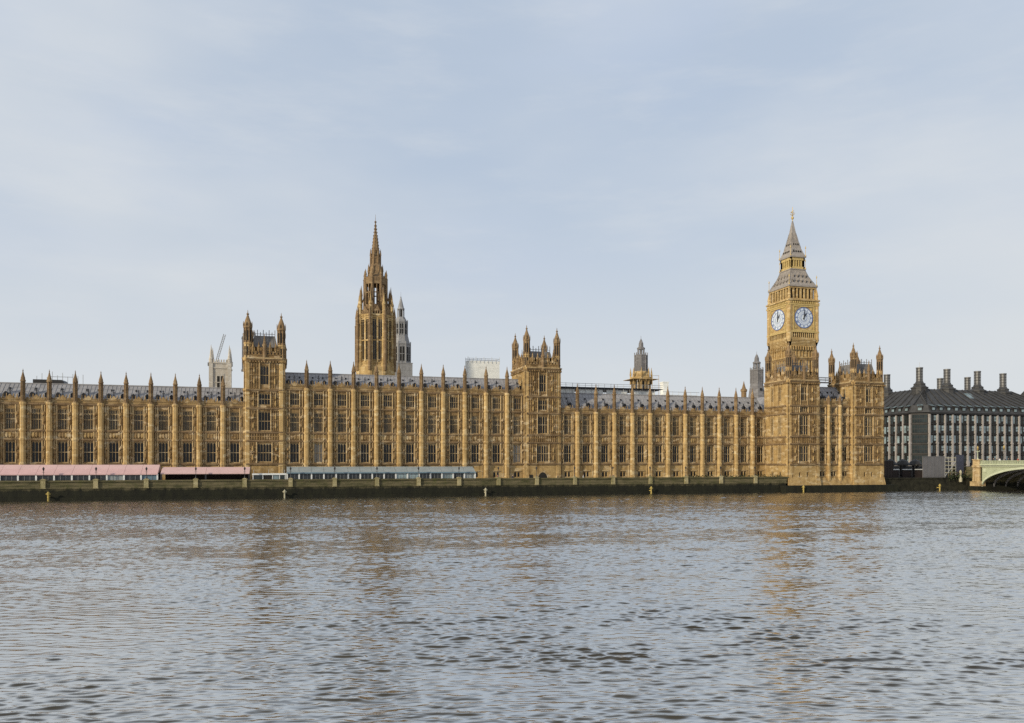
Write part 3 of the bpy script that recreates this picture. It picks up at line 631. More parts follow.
    for k, txt in enumerate(roman):
        a = R(90 - 30 * k); wch = {'I': .2, 'V': .42, 'X': .42}; tw = sum(wch[q] for q in txt); x = -tw / 2
        def seg(xa, ra, xb, rb):
            for (px, pr) in ((xa, ra),):
                pass
            def pt(xx, r_): return (r_ * math.cos(a) + xx * math.sin(a), r_ * math.sin(a) - xx * math.cos(a), .17)
            rg.tube(pt(xa, ra), pt(xb, rb), .042, 4)
        for ch in txt:
            wc = wch[ch]
            if ch == 'I': seg(x + wc / 2, 2.72, x + wc / 2, 3.4)
            elif ch == 'V': seg(x + .04, 3.4, x + wc / 2, 2.72); seg(x + wc - .04, 3.4, x + wc / 2, 2.72)
            else: seg(x + .04, 3.4, x + wc - .04, 2.72); seg(x + wc - .04, 3.4, x + .04, 2.72)
            x += wc
        b = R(90 - 30 * k - 15); rg.tube((1.25 * math.cos(a), 1.25 * math.sin(a), .15), (2.55 * math.cos(a), 2.55 * math.sin(a), .15), .035, 4)
        rg.tube((1.25 * math.cos(b), 1.25 * math.sin(b), .15), (2.55 * math.cos(b), 2.55 * math.sin(b), .15), .03, 4)
    ring_d = rg.data('numerals', ['dialblue'])
    def hand(ang, ln, wd, back):
        m = MB(); a = R(90 - ang); u = Vector((math.cos(a), math.sin(a), 0)); n_ = Vector((-u.y, u.x, 0)); vs = []
        for z in (.24, .3):
            for p in (-u * back - n_ * wd * .6, -u * back + n_ * wd * .6, u * ln * .55 + n_ * wd, u * ln, u * ln * .55 - n_ * wd): vs.append((p.x, p.y, z))
        m.add(vs, [(0, 4, 3, 2, 1), (5, 6, 7, 8, 9)] + [(k, (k + 1) % 5, 5 + (k + 1) % 5, 5 + k) for k in range(5)]); return m
    hd = hand(32, 2.3, .22, .6).data('hour_hand', ['iron']); md = hand(3, 3.3, .14, .9).data('minute_hand', ['iron'])
    for rot in (0, 90, 180, 270):
        a = R(rot); off = H - .18
        f = inst('clock_face', face_d, t, (off * math.sin(a), -off * math.cos(a), 59.65)); f.rotation_euler = (R(90), 0, a)
        inst('numerals', ring_d, f); inst('hour_hand', hd, f); inst('minute_hand', md, f, (0, 0, .08))
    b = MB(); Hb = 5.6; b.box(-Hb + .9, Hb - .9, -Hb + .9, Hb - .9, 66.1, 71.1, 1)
    def belf(m):
        for k in range(8):
            x = -Hb + .35 + (2 * Hb - .7) * k / 7; m.box(x - .3, x + .3, -Hb, -Hb + .6, 66.2, 70.6, 0)
        m.box(-Hb - .1, Hb + .1, -Hb - .12, -Hb + .7, 70.3, 70.95, 0); m.box(-Hb, Hb, -Hb - .05, -Hb + .5, 66.2, 66.7, 0)
    four(b, belf); b.build('belfry', ['golden', 'shadow'], t)
    rf = MB(); q2 = math.sqrt(2)
    rf.lathe([(6.0 * q2, 70.85), (6.0 * q2, 71.45), (5.4 * q2, 71.95), (4.55 * q2, 73.45), (3.85 * q2, 75.05), (3.3 * q2, 76.55), (3.05 * q2, 77.55), (3.25 * q2, 77.65), (3.25 * q2, 77.95)], n=4, rot=45)
    for rot in (0, 90, 180, 270):
        rf.set(0, 0, 0, rot)
        for k in range(13):
            u = -1 + 2 * k / 12; rf.tube((5.4 * u, -5.4, 71.97), (3.85 * u, -3.85, 75.07), .07, 4); rf.tube((3.85 * u, -3.85, 75.07), (3.05 * u, -3.05, 77.55), .07, 4)
    rf.set(); ro = rf.build('lower_roof', ['stoneroof'], t)
    ld = MB(); ld.box(-.26, .26, -.22, .7, 0, .85, 0); ld.box(-.17, .17, -.26, -.2, .1, .65, 1); ld.add([(-.36, -.28, .82), (.36, -.28, .82), (0, -.28, 1.4), (-.36, .8, .82), (.36, .8, .82), (0, .8, 1.4)], [(0, 1, 2), (0, 2, 5, 3), (1, 4, 5, 2)], 0)
    ld_d = ld.data('dormer', ['stoneroof', 'shadow'])
    for rot in (0, 90, 180, 270):
        a = R(rot)
        for yy, zz, n in ((4.95, 72.65, 5), (3.95, 74.75, 4)):
            for k in range(n):
                xx = (k - (n - 1) / 2) * 1.75 * (1 if n == 5 else .95)
                inst('dormer', ld_d, ro, (xx * math.cos(a) + yy * math.sin(a), xx * math.sin(a) - yy * math.cos(a), zz - .2), rot)
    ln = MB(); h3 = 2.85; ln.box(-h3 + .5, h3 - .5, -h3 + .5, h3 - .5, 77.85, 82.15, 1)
    def lan(m):
        for k in range(6):
            x = -h3 + .25 + (2 * h3 - .5) * k / 5; m.box(x - .25, x + .25, -h3, -h3 + .5, 77.95, 81.55, 0)
        m.box(-h3 - .1, h3 + .1, -h3 - .1, -h3 + .5, 81.15, 82.25, 0); m.box(-h3 - .1, h3 + .1, -h3 - .1, -h3 + .5, 77.95, 78.85, 0)
    four(ln, lan); ln.build('lantern', ['gilt', 'shadow'], t)
    sp = MB(); sp.lathe([(3.3 * q2, 82.15), (3.3 * q2, 82.65), (2.85 * q2, 83.35), (2.05 * q2, 85.75), (1.4 * q2, 88.55), (.85 * q2, 91.55), (.42 * q2, 94.5), (.16 * q2, 96.2)], n=4, rot=45)
    for rot in (0, 90, 180, 270):
        sp.set(0, 0, 0, rot)
        for zz, yy, n in ((84.15, 2.62, 4), (86.95, 1.75, 3)):
            for k in range(n):
                xx = (k - (n - 1) / 2) * .95; sp.box(xx - .17, xx + .17, -yy - .12, -yy + .5, zz, zz + .6, 1)
        for k in range(7):
            u = -1 + k / 3; sp.tube((2.05 * u, -2.05, 85.77), (.85 * u, -.85, 91.57), .05, 4)
    sp.set(); sp.build('spire', ['stoneroof', 'shadow'], t)
    fi = MB(); fi.lathe([(.14, 95.95), (.14, 96.75), (.45, 97.05), (.5, 97.45), (.4, 97.75), (.1, 97.95), (.09, 101.15), (.03, 101.45)], n=8)
    fi.box(-.75, .75, -.07, .07, 99.15, 99.35); fi.box(-.07, .07, -.75, .75, 99.65, 99.85)
    for k in range(8):
        a = R(45 * k); fi.tube((.1 * math.cos(a), .1 * math.sin(a), 98.15), (.8 * math.cos(a), .8 * math.sin(a), 98.85), .07, 4)
    fi.build('finial', ['gilt'], t)
    cp = MB(); cp.lathe([(.3, 0), (.3, .3), (.09, .5), (.07, 2.8), (.2, 2.9), (.2, 3.1), (.02, 3.8)], n=6); cd = cp.data('corner_finial', ['gilt'])
    for sx in (-1, 1):
        for sy in (-1, 1):
            inst('corner_finial', cd, t, (sx * 5.7, sy * 5.7, 71.45)); inst('corner_finial', cd, t, (sx * 3.05, sy * 3.05, 77.95)); inst('corner_finial', cd, t, (sx * 3.1, sy * 3.1, 82.65))
clock_tower()

# ------------------------------------------------------------------ octagonal central tower
def central_tower():
    t = thing('central_tower', 'octagonal golden stone tower with tall windows and a long needle spire', 'tower', (27.45, 252, 0))
    b = MB(); Rr = 5.2
    b.lathe([(6.0, 20), (6.0, 37), (5.6, 37.4), (Rr, 38.5), (Rr, 52.6), (Rr + .3, 52.8), (Rr + .3, 53.4), (Rr - .2, 53.6)])
    for k in range(8):
        a = 45 * k; ap = Rr * math.cos(R(22.5)); b.set(ap * math.sin(R(a)), -ap * math.cos(R(a)), 0, a)
        for z in (38.3, 45.3, 52.4): b.box(-2.2, 2.2, -.25, .1, z - .2, z + .2, 1)
        b.box(-.22, .22, -.3, .1, 38.5, 52.4, 1); b.box(-1.95, -1.6, -.3, .1, 38.5, 52.4, 1); b.box(1.6, 1.95, -.3, .1, 38.5, 52.4, 1)
        for q in range(6): b.box(-2 + q * .75, -1.7 + q * .75, -.3, .1, 53.4, 54.3, 2)
        b.add([(-1.5, -.3, 53.4), (1.5, -.3, 53.4), (0, -.3, 56.0), (-1.5, .1, 53.4), (1.5, .1, 53.4), (0, .1, 56.0)], [(0, 1, 2), (0, 2, 5, 3), (1, 4, 5, 2), (3, 5, 4)], 2)
    b.set(); b.build('octagon_wall', ['golden', 'golden', 'weathered_shade'], t)
    for k in range(8):
        a = 45 * k; ap = Rr * math.cos(R(22.5)) + .03; c, s_ = math.cos(R(a)), math.sin(R(a))
        for dx in (-.91, .91): window(t, ap * s_ + dx * c, -ap * c + dx * s_, 39.2, 1.25, 12.6, 2, 'plain', a, 'glass_dark')
    pier = MB(); pier.lathe([(.95, 20), (.95, 38), (.75, 38.6), (.72, 46), (.85, 46.2), (.62, 46.6), (.6, 53), (.75, 53.2), (.55, 53.6), (.5, 56.2), (.66, 56.4), (.3, 57.6), (.03, 60)])
    pd = pier.data('corner_pier', ['golden'])
    slim = MB(); slim.lathe([(.55, 36), (.5, 50), (.62, 50.2), (.4, 50.6), (.36, 52.6), (.46, 52.8), (.02, 56)])
    for z in (41, 46, 49): slim.box(-.14, .14, .2, 1.6, z, z + .4)
    sd = slim.data('flying_pinnacle', ['weathered_shade'])
    for k in range(8):
        a = R(22.5 + 45 * k); inst('corner_pier', pd, t, (5.3 * math.cos(a), 5.3 * math.sin(a), 0))
        o = inst('flying_pinnacle', sd, t, (6.1 * math.cos(a), 6.1 * math.sin(a), 0), math.degrees(a) + 90)
    l = MB(); l.lathe([(4.4, 53.2), (3.9, 54.2), (3.9, 55.6), (2.4, 55.9)], mi=1)
    l.lathe([(3.55, 64.0), (3.75, 64.3), (3.75, 65.0), (3.3, 65.3)], mi=0); l.lathe([(3.75, 55.6), (3.75, 56.5), (3.5, 56.7)], mi=0)
    for k in range(8):
        a = R(22.5 + 45 * k); c, s_ = math.cos(a), math.sin(a)
        l.lathe([(.55, 54), (.5, 58), (.46, 64.5), (.58, 64.7), (.4, 64.9), (.3, 65.7), (.42, 65.9), (.02, 67.8)], 3.45 * c, 3.45 * s_, 8, 0)
        l.lathe([(.4, 53), (.36, 59), (.46, 59.2), (.02, 62.4)], 4.9 * c, 4.9 * s_, 6, 1); l.tube((4.9 * c, 4.9 * s_, 56.5), (3.5 * c, 3.5 * s_, 59.5), .2, 4, 1)
        a2 = R(45 * k); l.set(3.3 * math.sin(a2), -3.3 * math.cos(a2), 0, 45 * k)
        l.box(-.13, .13, -.1, .15, 56.5, 64.2, 0); l.box(-1.3, 1.3, -.1, .15, 60.2, 60.5, 0); l.box(-1.3, 1.3, -.15, .2, 63.0, 64.2, 0); l.set()
    l.build('lantern', ['weathered_shade', 'weathered_shade', 'shadow'], t)
    s = MB(); s.lathe([(3.1, 65.2), (2.6, 66.0), (2.35, 66.3), (2.2, 68.2), (1.75, 69.4), (1.6, 69.6), (1.6, 71.2), (1.75, 71.3), (1.75, 71.6), (1.4, 71.8), (1.24, 73.6), (1.34, 73.7), (1.34, 73.95), (1.18, 74.0), (.66, 78.4), (.62, 78.5), (.62, 78.7), (.5, 78.8), (.16, 82.6), (.34, 82.7), (.34, 83.0), (.07, 83.2), (.03, 85.2)])
    for k in range(8):
        a = R(22.5 + 45 * k); c, s_ = math.cos(a), math.sin(a)
        s.lathe([(.26, 65.4), (.22, 67.2), (.32, 67.4), (.02, 69.6)], 2.3 * c, 2.3 * s_, 6); s.lathe([(.2, 69), (.18, 72.2), (.26, 72.4), (.02, 74.4)], 1.65 * c, 1.65 * s_, 6)
        s.tube((2.3 * c, 2.3 * s_, 66.8), (1.6 * c, 1.6 * s_, 69.2), .14, 4)
        for q in range(8):
            f_ = q / 8; rr = 1.16 - .95 * f_; s.box(rr * c - .07, rr * c + .07, rr * s_ - .07, rr * s_ + .07, 74.3 + 8.2 * f_, 74.65 + 8.2 * f_)
    s.build('spire', ['weathered_shade'], t)
central_tower()

# ------------------------------------------------------------------ roofscape behind
def grey_lantern():
    t = thing('lantern_tower', 'grey tiered lantern tower close behind the right side of the needle spired tower', 'tower', (40.7, 290, 0))
    b = MB(); b.lathe([(3.55, 20), (3.55, 50.2), (3.75, 50.4), (3.75, 50.8), (3.3, 51.0), (2.7, 53.4), (2.45, 53.6), (2.45, 58.2), (2.65, 58.4), (2.65, 58.8), (2.1, 59.2), (1.5, 60.4)], mi=0)
    for k in range(8):
        a = 45 * k
        for ap, z0, z1, wd in ((3.28, 44.3, 49.4, .75), (2.27, 54.2, 57.8, .5)):
            b.set(ap * math.sin(R(a)), -ap * math.cos(R(a)), 0, a)
            for dx in (-wd * .62, wd * .62): b.box(dx - wd * .5, dx + wd * .5, -.04, .06, z0, z1, 1)
            b.box(-.08, .08, -.16, .05, z0 - .4, z1 + .4, 0); b.box(-wd * 1.2, wd * 1.2, -.14, .05, (z0 + z1) / 2 - .1, (z0 + z1) / 2 + .1, 0)
    b.set()
    for k in range(8):
        a = R(22.5 + 45 * k); c, s_ = math.cos(a), math.sin(a)
        b.tube((3.6 * c, 3.6 * s_, 30), (3.6 * c, 3.6 * s_, 51.4), .16, 4, 0); b.tube((2.5 * c, 2.5 * s_, 51), (2.5 * c, 2.5 * s_, 59.4), .13, 4, 0)
    b.build('tower_body', ['palegrey', 'shadow'], t)
    l = MB(); l.lathe([(.7, 60), (.7, 63.4)], mi=1)
    for k in range(8):
        a = R(22.5 + 45 * k); l.tube((1.2 * math.cos(a), 1.2 * math.sin(a), 59.6), (1.15 * math.cos(a), 1.15 * math.sin(a), 63.3), .16, 4)
    l.lathe([(1.35, 63.1), (1.45, 63.4), (1.1, 63.9), (.6, 66.0), (.2, 67.6), (.3, 67.7), (.05, 68), (.03, 69.6)]); l.build('cupola', ['palegrey', 'shadow'], t)
    bs = MB(); bs.box(-3.6, 3.6, -4.2, -3.6, 36, 43.4); bs.box(-3.7, 3.7, -4.3, -3.5, 43.2, 43.5); bs.build('base_screen', ['palegrey'], t)
grey_lantern()
def vent_tower(name, label, x, y, zs, wd, stone_low):
    """zs: base, shoulder, grey body top, cupola top, tip"""
    t = thing(name, label, 'tower', (x, y, 0), 0)
    z0, z1, z2, z3, z4 = zs; r = wd / 2 / math.cos(R(22.5))
    b = MB()
    if stone_low:
        b.lathe([(r * 1.55, 20), (r * 1.55, z1 - 2.6), (r * 1.7, z1 - 2.4), (r * 1.7, z1 - 1.9), (r * 1.35, z1 - 1.5), (r * 1.05, z1)], mi=0)
        for k in range(8):
            a = 45 * k; ap = r * 1.55 * math.cos(R(22.5)); b.set(ap * math.sin(R(a)), -ap * math.cos(R(a)), 0, a)
            for dx in (-.5, .5): b.box(dx - .3, dx + .3, -.03, .05, z0 + .2, z1 - 3.2, 1)
            b.set(); a = R(22.5 + a); b.lathe([(.25, z1 - 4), (.25, z1 - 1.2), (.33, z1 - 1), (.02, z1 + 1.2)], r * 1.62 * math.cos(a), r * 1.62 * math.sin(a), 6, 0)
        b.build('stone_base', ['golden', 'shadow'], t)
    else:
        b.lathe([(r * 1.4, 20), (r * 1.3, z0), (r * 1.04, z1 - .6), (r * 1.0, z1)], mi=0); b.box(-.25, .25, -r * 1.25, -r * 1.0, z1 - 2.4, z1 - 1.6, 1); b.build('lower_body', ['grey_stone', 'shadow'], t)
    c = MB(); c.lathe([(r, z1 - .1), (r, z2 - .4), (r * 1.08, z2 - .3), (r * 1.08, z2), (r * .8, z2 + .2)])
    for k in range(8):
        a = R(22.5 + 45 * k); c.tube((r * math.cos(a), r * math.sin(a), z1), (r * math.cos(a), r * math.sin(a), z2 + .8), .14, 4)
        a2 = 45 * k; ap = r * .924; c.set(ap * math.sin(R(a2)), -ap * math.cos(R(a2)), 0, a2)
        for q in range(4): c.box(-.55 + q * .32, -.47 + q * .32, -.08, .03, z1 + .3, z2 - .5)
        c.set()
    c.build('louvred_stage', ['grey_stone'], t)
    d = MB(); rr = r * .5
    for k in range(8):
        a = R(22.5 + 45 * k); d.tube((rr * math.cos(a), rr * math.sin(a), z2), (rr * math.cos(a), rr * math.sin(a), z3 - .3), .13, 4)
    d.lathe([(rr * .4, z2), (rr * .4, z3 - .3)]); d.lathe([(rr * 1.2, z3 - .6), (rr * 1.3, z3 - .2), (rr * .75, z3 + .2), (rr * .7, z3 + (z4 - z3) * .35), (rr * .35, z3 + (z4 - z3) * .6), (.06, z3 + (z4 - z3) * .75), (.03, z4)])
    d.build('cupola', ['grey_stone'], t)
    return t
vt = vent_tower('ventilation_tower', 'grey louvred turret on a yellow stone octagon rising behind the two storey range', 105.2, 225, (29.3, 35.6, 40.6, 43.0, 46.6), 3.6, True)
pl = MB(); pl.box(-4.3, 4.3, -3.6, 3.6, 33.0, 33.12); 
for k in range(5): pl.tube((-4.2 + 2.1 * k, -3.6, 26), (-4.2 + 2.1 * k, -3.6, 34.2), .06, 4)
pl.tube((-4.3, -3.6, 34.1), (4.3, -3.6, 34.1), .05, 4); pl.build('work_platform', ['golden'], vt)
vent_tower('ventilation_tower', 'tapering dark grey turret just left of the clock tower', 145.6, 225, (29, 33.0, 37.4, 40.0, 43.4), 3.7, False)
g = MB(); g.lathe([(.75, 18), (.75, 28.2), (.95, 28.4), (.95, 28.9), (.6, 29.2), (.3, 30.2), (.03, 31.4)])
tag(g.build('stair_turret', ['weathered_shade'], None, (128.4, 205, 0)), 'small round brown stair turret poking above the slate roof left of the dark grey turret', 'turret')
# abbey tower
def abbey():
    t = thing('abbey_tower', 'white stone church tower with two corner spirelets rising behind the left palace roof', 'church tower', (-24.6, 340, 0))
    b = MB(); b.box(-3.9, 3.9, 0, 8, 10, 48); b.box(-4.15, 4.15, -.25, 8.2, 45.4, 45.9); b.box(-4.2, 4.2, -.3, 8.2, 47.4, 47.9)
    for sx in (-1, 1): b.box(sx * 3.5 - .75, sx * 3.5 + .75, -.45, 1, 10, 47.6)
    for k in range(8): b.box(-3.6 + k * .95, -3.1 + k * .95, -.25, .2, 47.9, 49)
    b.box(-1.5, 1.5, -.12, .1, 36, 43.2, 0)
    b.box(-1.5, 1.5, -.14, .1, 42.9, 43.4)
    for dx in (-.7, .7): b.box(dx - .5, dx + .5, -.16, .02, 36, 42.4, 1)
    b.box(-2.4, 2.4, -.2, .1, 39.7, 40.0); b.build('tower_body', ['pale_stone', 'shadow'], t)
    p = MB(); p.lathe([(.95, 47.5), (.9, 49), (1.0, 49.2), (.72, 49.5), (.25, 53.4), (.03, 55)], n=8); d = p.data('spirelet', ['pale_stone'])
    for sx in (-1, 1): inst('spirelet', d, t, (sx * 3.45, .4, 0)); inst('spirelet', d, t, (sx * 3.45, 7.4, -.3))
abbey()
def crane():
    t = thing('tower_crane', 'thin grey lattice crane jib leaning behind the white church tower', 'crane', (-29, 372, 0))
    m = MB()
    def lattice(a, b, wd, n, r_=.09):
        a = Vector(a); b = Vector(b); u = (b - a).normalized(); s_ = Vector((0, 1, 0)).cross(u).normalized() * wd; f_ = Vector((0, wd, 0))
        for k in range(n):
            p = a + (b - a) * k / n; q = a + (b - a) * (k + 1) / n
            for o in (s_ + f_, s_ - f_, -s_ + f_, -s_ - f_): m.tube(p + o, q + o, r_, 4)
            m.tube(p + s_ - f_, q - s_ - f_, r_ * .7, 4); m.tube(p - s_ - f_, p + s_ - f_, r_ * .7, 4); m.tube(p + s_ + f_, q - s_ + f_, r_ * .7, 4)
    lattice((0, 0, 10), (0, 0, 51), .7, 20); m.build('mast', ['steel'], t)
    m = MB(); lattice((.3, 0, 51), (3.9, 0, 64), .42, 12); m.build('jib', ['steel'], t)
    m = MB(); m.box(-3, -.2, -1, 1, 50, 51.4); m.build('counterweight', ['stack'], t)
crane()
def scaffold_block():
    t = thing('sheeted_scaffold', 'white sheeted scaffold box standing above the roof left of the four turreted tower', 'scaffold', (58.8, 260, 0))
    s = MB(); s.box(0, 10.9, 0, 3.4, 24, 41.7)
    for z in (32, 36, 39.5): s.box(0, 10.9, -.03, 0, z - .05, z + .05)
    s.build('sheeting', ['sheet'], t)
    p = MB()
    for k in range(9): p.tube((k * 1.36, -.15, 41.0), (k * 1.36, -.15, 43.1 - .5 * (k % 2)), .06, 4); p.tube((k * 1.36, 3.5, 40), (k * 1.36, 3.5, 43.1), .06, 4)
    for z in (41.9, 42.5): p.tube((0, -.15, z), (10.9, -.15, z), .05, 4); p.tube((0, 3.5, z), (10.9, 3.5, z), .05, 4); p.tube((0, 0, z), (0, 3.5, z), .05, 4); p.tube((10.9, 0, z), (10.9, 3.5, z), .05, 4)
    p.build('guard_rail', ['steel'], t)
scaffold_block()
def roof_deck():
    t = thing('temporary_roof', 'long temporary scaffold roof with railings above the two storey range right of the four turreted tower', 'scaffold', (65, 196, 0))
    d = MB(); d.box(0, 32, 0, 9, 27.0, 27.3); d.box(-.5, 33, -.3, 9.2, 27.3, 27.45); d.build('roof_sheet', ['iron'], t)
    s = MB()
    for x0, x1, z0 in ((2.5, 8, 25.2), (9, 16, 25.6), (17, 23, 25.2), (24, 31, 25.5)): s.box(x0, x1, .6, .8, z0, 26.95)
    s.box(33.5, 44, 1, 8, 24, 26.1); s.build('white_sheeting', ['sheet'], t)
    p = MB()
    for k in range(25):
        p.tube((k * 1.8, 0, 22), (k * 1.8, 0, 28.5 if k < 19 else 26.9), .05, 4)
    p.tube((0, 0, 28.4), (33, 0, 28.4), .05, 4); p.tube((0, 0, 27.9), (33, 0, 27.9), .04, 4); p.tube((33, 0, 26.8), (44, 0, 26.8), .05, 4)
    p.tube((3.4, 2, 27), (3.4, 2, 31.5), .05, 4); p.tube((26.5, 2, 27), (26.5, 2, 30), .05, 4); p.build('guard_rail', ['steel'], t)
    c = MB(); c.box(36.2, 37.8, 6, 8, 24, 30.2); c.box(36.1, 37.9, 5.9, 8.1, 29.9, 30.2)
    c.build('stair_frame', ['sheet'], t)
roof_deck()
def plant_deck():
    t = thing('rooftop_plant', 'dark rooftop plant housing with scaffold poles over the far left palace roof', 'rooftop plant', (-51.9, 193.4, 0))
    d = MB(); d.add([(0, 0, 23), (7.3, 0, 23), (7.3, 4, 23), (0, 4, 23), (0, 0, 25.6), (5.6, 0, 25.6), (5.6, 4, 25.6), (0, 4, 25.6)], [(0, 1, 5, 4), (1, 2, 6, 5), (2, 3, 7, 6), (3, 0, 4, 7), (4, 5, 6, 7)]); d.box(.2, 5.2, -.04, 0, 24.6, 24.7); d.build('housing', ['bronze'], t)
    p = MB()
    for k, h in enumerate((26.4, 27, 26.2, 27.4, 26.6, 27.2, 26.4, 27, 26.6, 26.9)): p.tube((.6 + k * 1.0, .6, 24), (.6 + k * 1.0, .6, h), .05, 4)
    p.tube((3.2, .6, 26.3), (7.6, .6, 26.3), .05, 4); p.build('scaffold_pole', ['steel'], t)
plant_deck()
g = MB(); g.box(0, 9.5, 0, 1.4, 28.9, 29.1)
for z in (29.7, 30.3): g.tube((0, 0, z), (9.5, 0, z), .07, 4); g.tube((0, 1.4, z), (9.5, 1.4, z), .07, 4)
for k in range(6): g.tube((k * 1.9, 0, 29), (k * 1.9, 0, 30.4), .06, 4)
tag(g.build('scaffold_walkway', ['steel'], None, (130.6, 181.5, 0)), 'thin metal scaffold walkway bridging the gap between the two pavilion towers', 'walkway')

# ------------------------------------------------------------------ river wall and terrace
def river_wall():
    t = thing('river_wall', 'long mossy stone embankment wall below the palace terrace, black with weed at the waterline', 'wall', (0, 173.3, 0))
    b = MB(); b.box(-90, 121.2, 0, .9, -1.2, 3.9); b.box(-90, 121.2, -.16, 1.0, 3.9, 4.2); b.box(-90, 121.2, -.1, .1, 2.55, 2.75)
    b.box(-90, 121.2, -.35, .1, -1.2, .9); b.build('wall_face', ['river'], t)
    p = MB(); p.box(-.42, .42, -.35, .6, 2.75, 4.22); p.box(-.5, .5, -.42, .7, 4.22, 4.36); p.box(-.3, .3, -.25, .5, 4.36, 4.5); p.box(-.5, .5, -.3, .1, 2.6, 2.75)
    pd = p.data('pier', ['carvedpier'])
    for x in PIERS: inst('pier', pd, t, (x, 0, 0))
PIERS = [-71.8, -62.8, -53.8, -44.7, -35.5, -26.4, -17.2, -7.8, 1.3, 10.3, 19.2, 28.2, 37.2, 46.2, 55.2, 64.4, 73.9, 83.4, 92.8, 102.2, 111.7]
river_wall()
g = MB(); g.box(-1.8, 31.6, -1.7, 14, -1.2, 2.0)
tag(g.build('foundation_wall', ['river'], None, (120.6, 172.6, 0)), 'weed blackened stone foundation under the riverside pavilion at the waterline', 'wall')
lamp = thing('terrace_lamp', 'small black iron lamp standing on a pier of the terrace wall', 'lamp', (PIERS[3], 173.4, 4.5), 0, 'lamps along the terrace wall')
m = MB(); m.lathe([(.16, 0), (.1, .25), (.05, .4), (.05, 1.5), (.1, 1.55), (.03, 1.62)], n=6); m.box(-.25, .25, -.03, .03, 1.28, 1.34); m.build('post', ['iron'], lamp)
m = MB(); m.lathe([(.1, 1.6), (.2, 1.95), (.22, 2.0), (.1, 2.2), (.02, 2.35)], n=6); m.build('lantern', ['iron'], lamp)
for x in PIERS[4:]:
    c = copy_tree(lamp); c.location = (x, 173.4, 4.5)
mk = MB(); mk.lathe([(.17, -1), (.17, 1.45)], n=8); mk.box(-.13, .13, .1, .9, 1.0, 1.2)
post_d = mk.data('post', ['yellow']); post_p = mk.data('post', ['palecream'])
mk = MB(); mk.lathe([(.2, 1.4), (.27, 1.5), (.27, 1.8), (.2, 1.9), (.06, 2.1)], n=8); mk.box(-.45, .45, -.07, .07, 1.55, 1.72)
head_d = mk.data('post_head', ['yellow']); head_p = mk.data('post_head', ['palecream'])
for x, lab, pale, y in ((-43.6, 'yellow mooring post standing in the water below the pink marquee roof', 0, 172.3), (.1, 'pale mooring post standing in the water below the white cabin', 1, 172.3), (43.0, 'pale mooring post in the water just right of the glass marquee', 1, 172.3),
                     (83.2, 'yellow mooring post in the water below the yellow based ventilation turret', 0, 172.3), (123.6, 'short yellow mooring post at the foot of the riverside pavilion', 0, 170.6), (166.5, 'yellow mooring post in the water in front of the dark office building and hoardings', 0, 172.2)):
    t = thing('mooring_post', lab, 'post', (x, y, 0), 0, 'mooring posts along the river wall'); inst('post', post_p if pale else post_d, t); inst('post_head', head_p if pale else head_d, t)

# marquees
def marquee(name, label, x0, x1, sec, roofs, eave, ridge, cat, post='white', y=174.9, D=4.6, front=None, base=3.1, back=False):
    t = thing(name, label, cat, (x0, y, 0)); W = x1 - x0; n = max(1, round(W / sec)); st = W / n
    for k in range(n):
        r = MB(); a, b = k * st + .02, (k + 1) * st - .02; zm = eave + (ridge - eave) * .56; ym = D * .3
        r.add([(a, -.25, eave), (b, -.25, eave), (b, ym, zm), (a, ym, zm), (b, D * .62, ridge), (a, D * .62, ridge), (b, D, eave + .6), (a, D, eave + .6), (a, -.25, eave - .22), (b, -.25, eave - .22)],
              [(0, 1, 2, 3), (8, 9, 1, 0)], 0)
        r.add([(a, ym, zm), (b, ym, zm), (b, D * .62, ridge), (a, D * .62, ridge), (b, D, eave + .6), (a, D, eave + .6)], [(0, 1, 2, 3), (3, 2, 4, 5)], 1)
        r.add([(a, -.25, eave), (a, ym, zm), (a, D * .62, ridge), (a, D, eave + .6), (b, -.25, eave), (b, ym, zm), (b, D * .62, ridge), (b, D, eave + .6)], [(0, 1, 2, 3), (7, 6, 5, 4)], 1)
        r.build('roof_panel', roofs, t)
    p = MB(); p.box(-.15, .15, -.12, .12, base, eave - .02); p.box(-.2, .2, -.16, .16, eave - .25, eave - .1); pd = p.data('post', [post])
    for k in range(n + 1): inst('post', pd, t, (min(max(k * st, .1), W - .1), 0, 0))
    if front:
        for k in range(n):
            g_ = MB(); a, b = k * st + .1, (k + 1) * st - .1
            g_.box(a, b, .1, .14, base, eave - .1, 0)
            for q in (1, 2): g_.box(a + (b - a) * q / 3 - .03, a + (b - a) * q / 3 + .03, .05, .1, base, eave - .1, 1)
            g_.box(a, b, .04, .1, base, base + .95, 2); g_.build('glazed_wall', [front[k % len(front)], 'steel', 'trim'], t)
        e = MB(); e.box(.02, W - .02, .3, D - .1, base, base + .1); e.box(0.05, W - .05, D - .15, D - .1, base, eave + .5); e.build('dark_backing', ['tentdark'], t)
    if back:
        e = MB(); e.box(.3, W - .3, D - .3, D - .2, base, eave + .3); e.build('dark_backing', ['hoard_brown'], t)  # dark screen added to darken the open space under the roof
    return t
marquee('marquee', 'long pink canvas marquee with white posts and dark glazing on the palace terrace', -68.2, -24.5, 3.1, ['pink', 'pink_pale'], 5.45, 7.25, 'marquee', front=['tentdark', 'tentdark', 'tentdark', 'tentdark', 'tentdark', 'tentdark', 'tentdark', 'tentdark', 'tentdark', 'tentdark', 'tentdark', 'tentglass', 'tentdark', 'bluestrip'])
marquee('marquee', 'lower open fronted pale pink marquee beside the foot of the face-on square tower', -24.0, -6.9, 8.5, ['pink_pale', 'pink_pale'], 5.55, 6.75, 'marquee', post='iron', back=True)
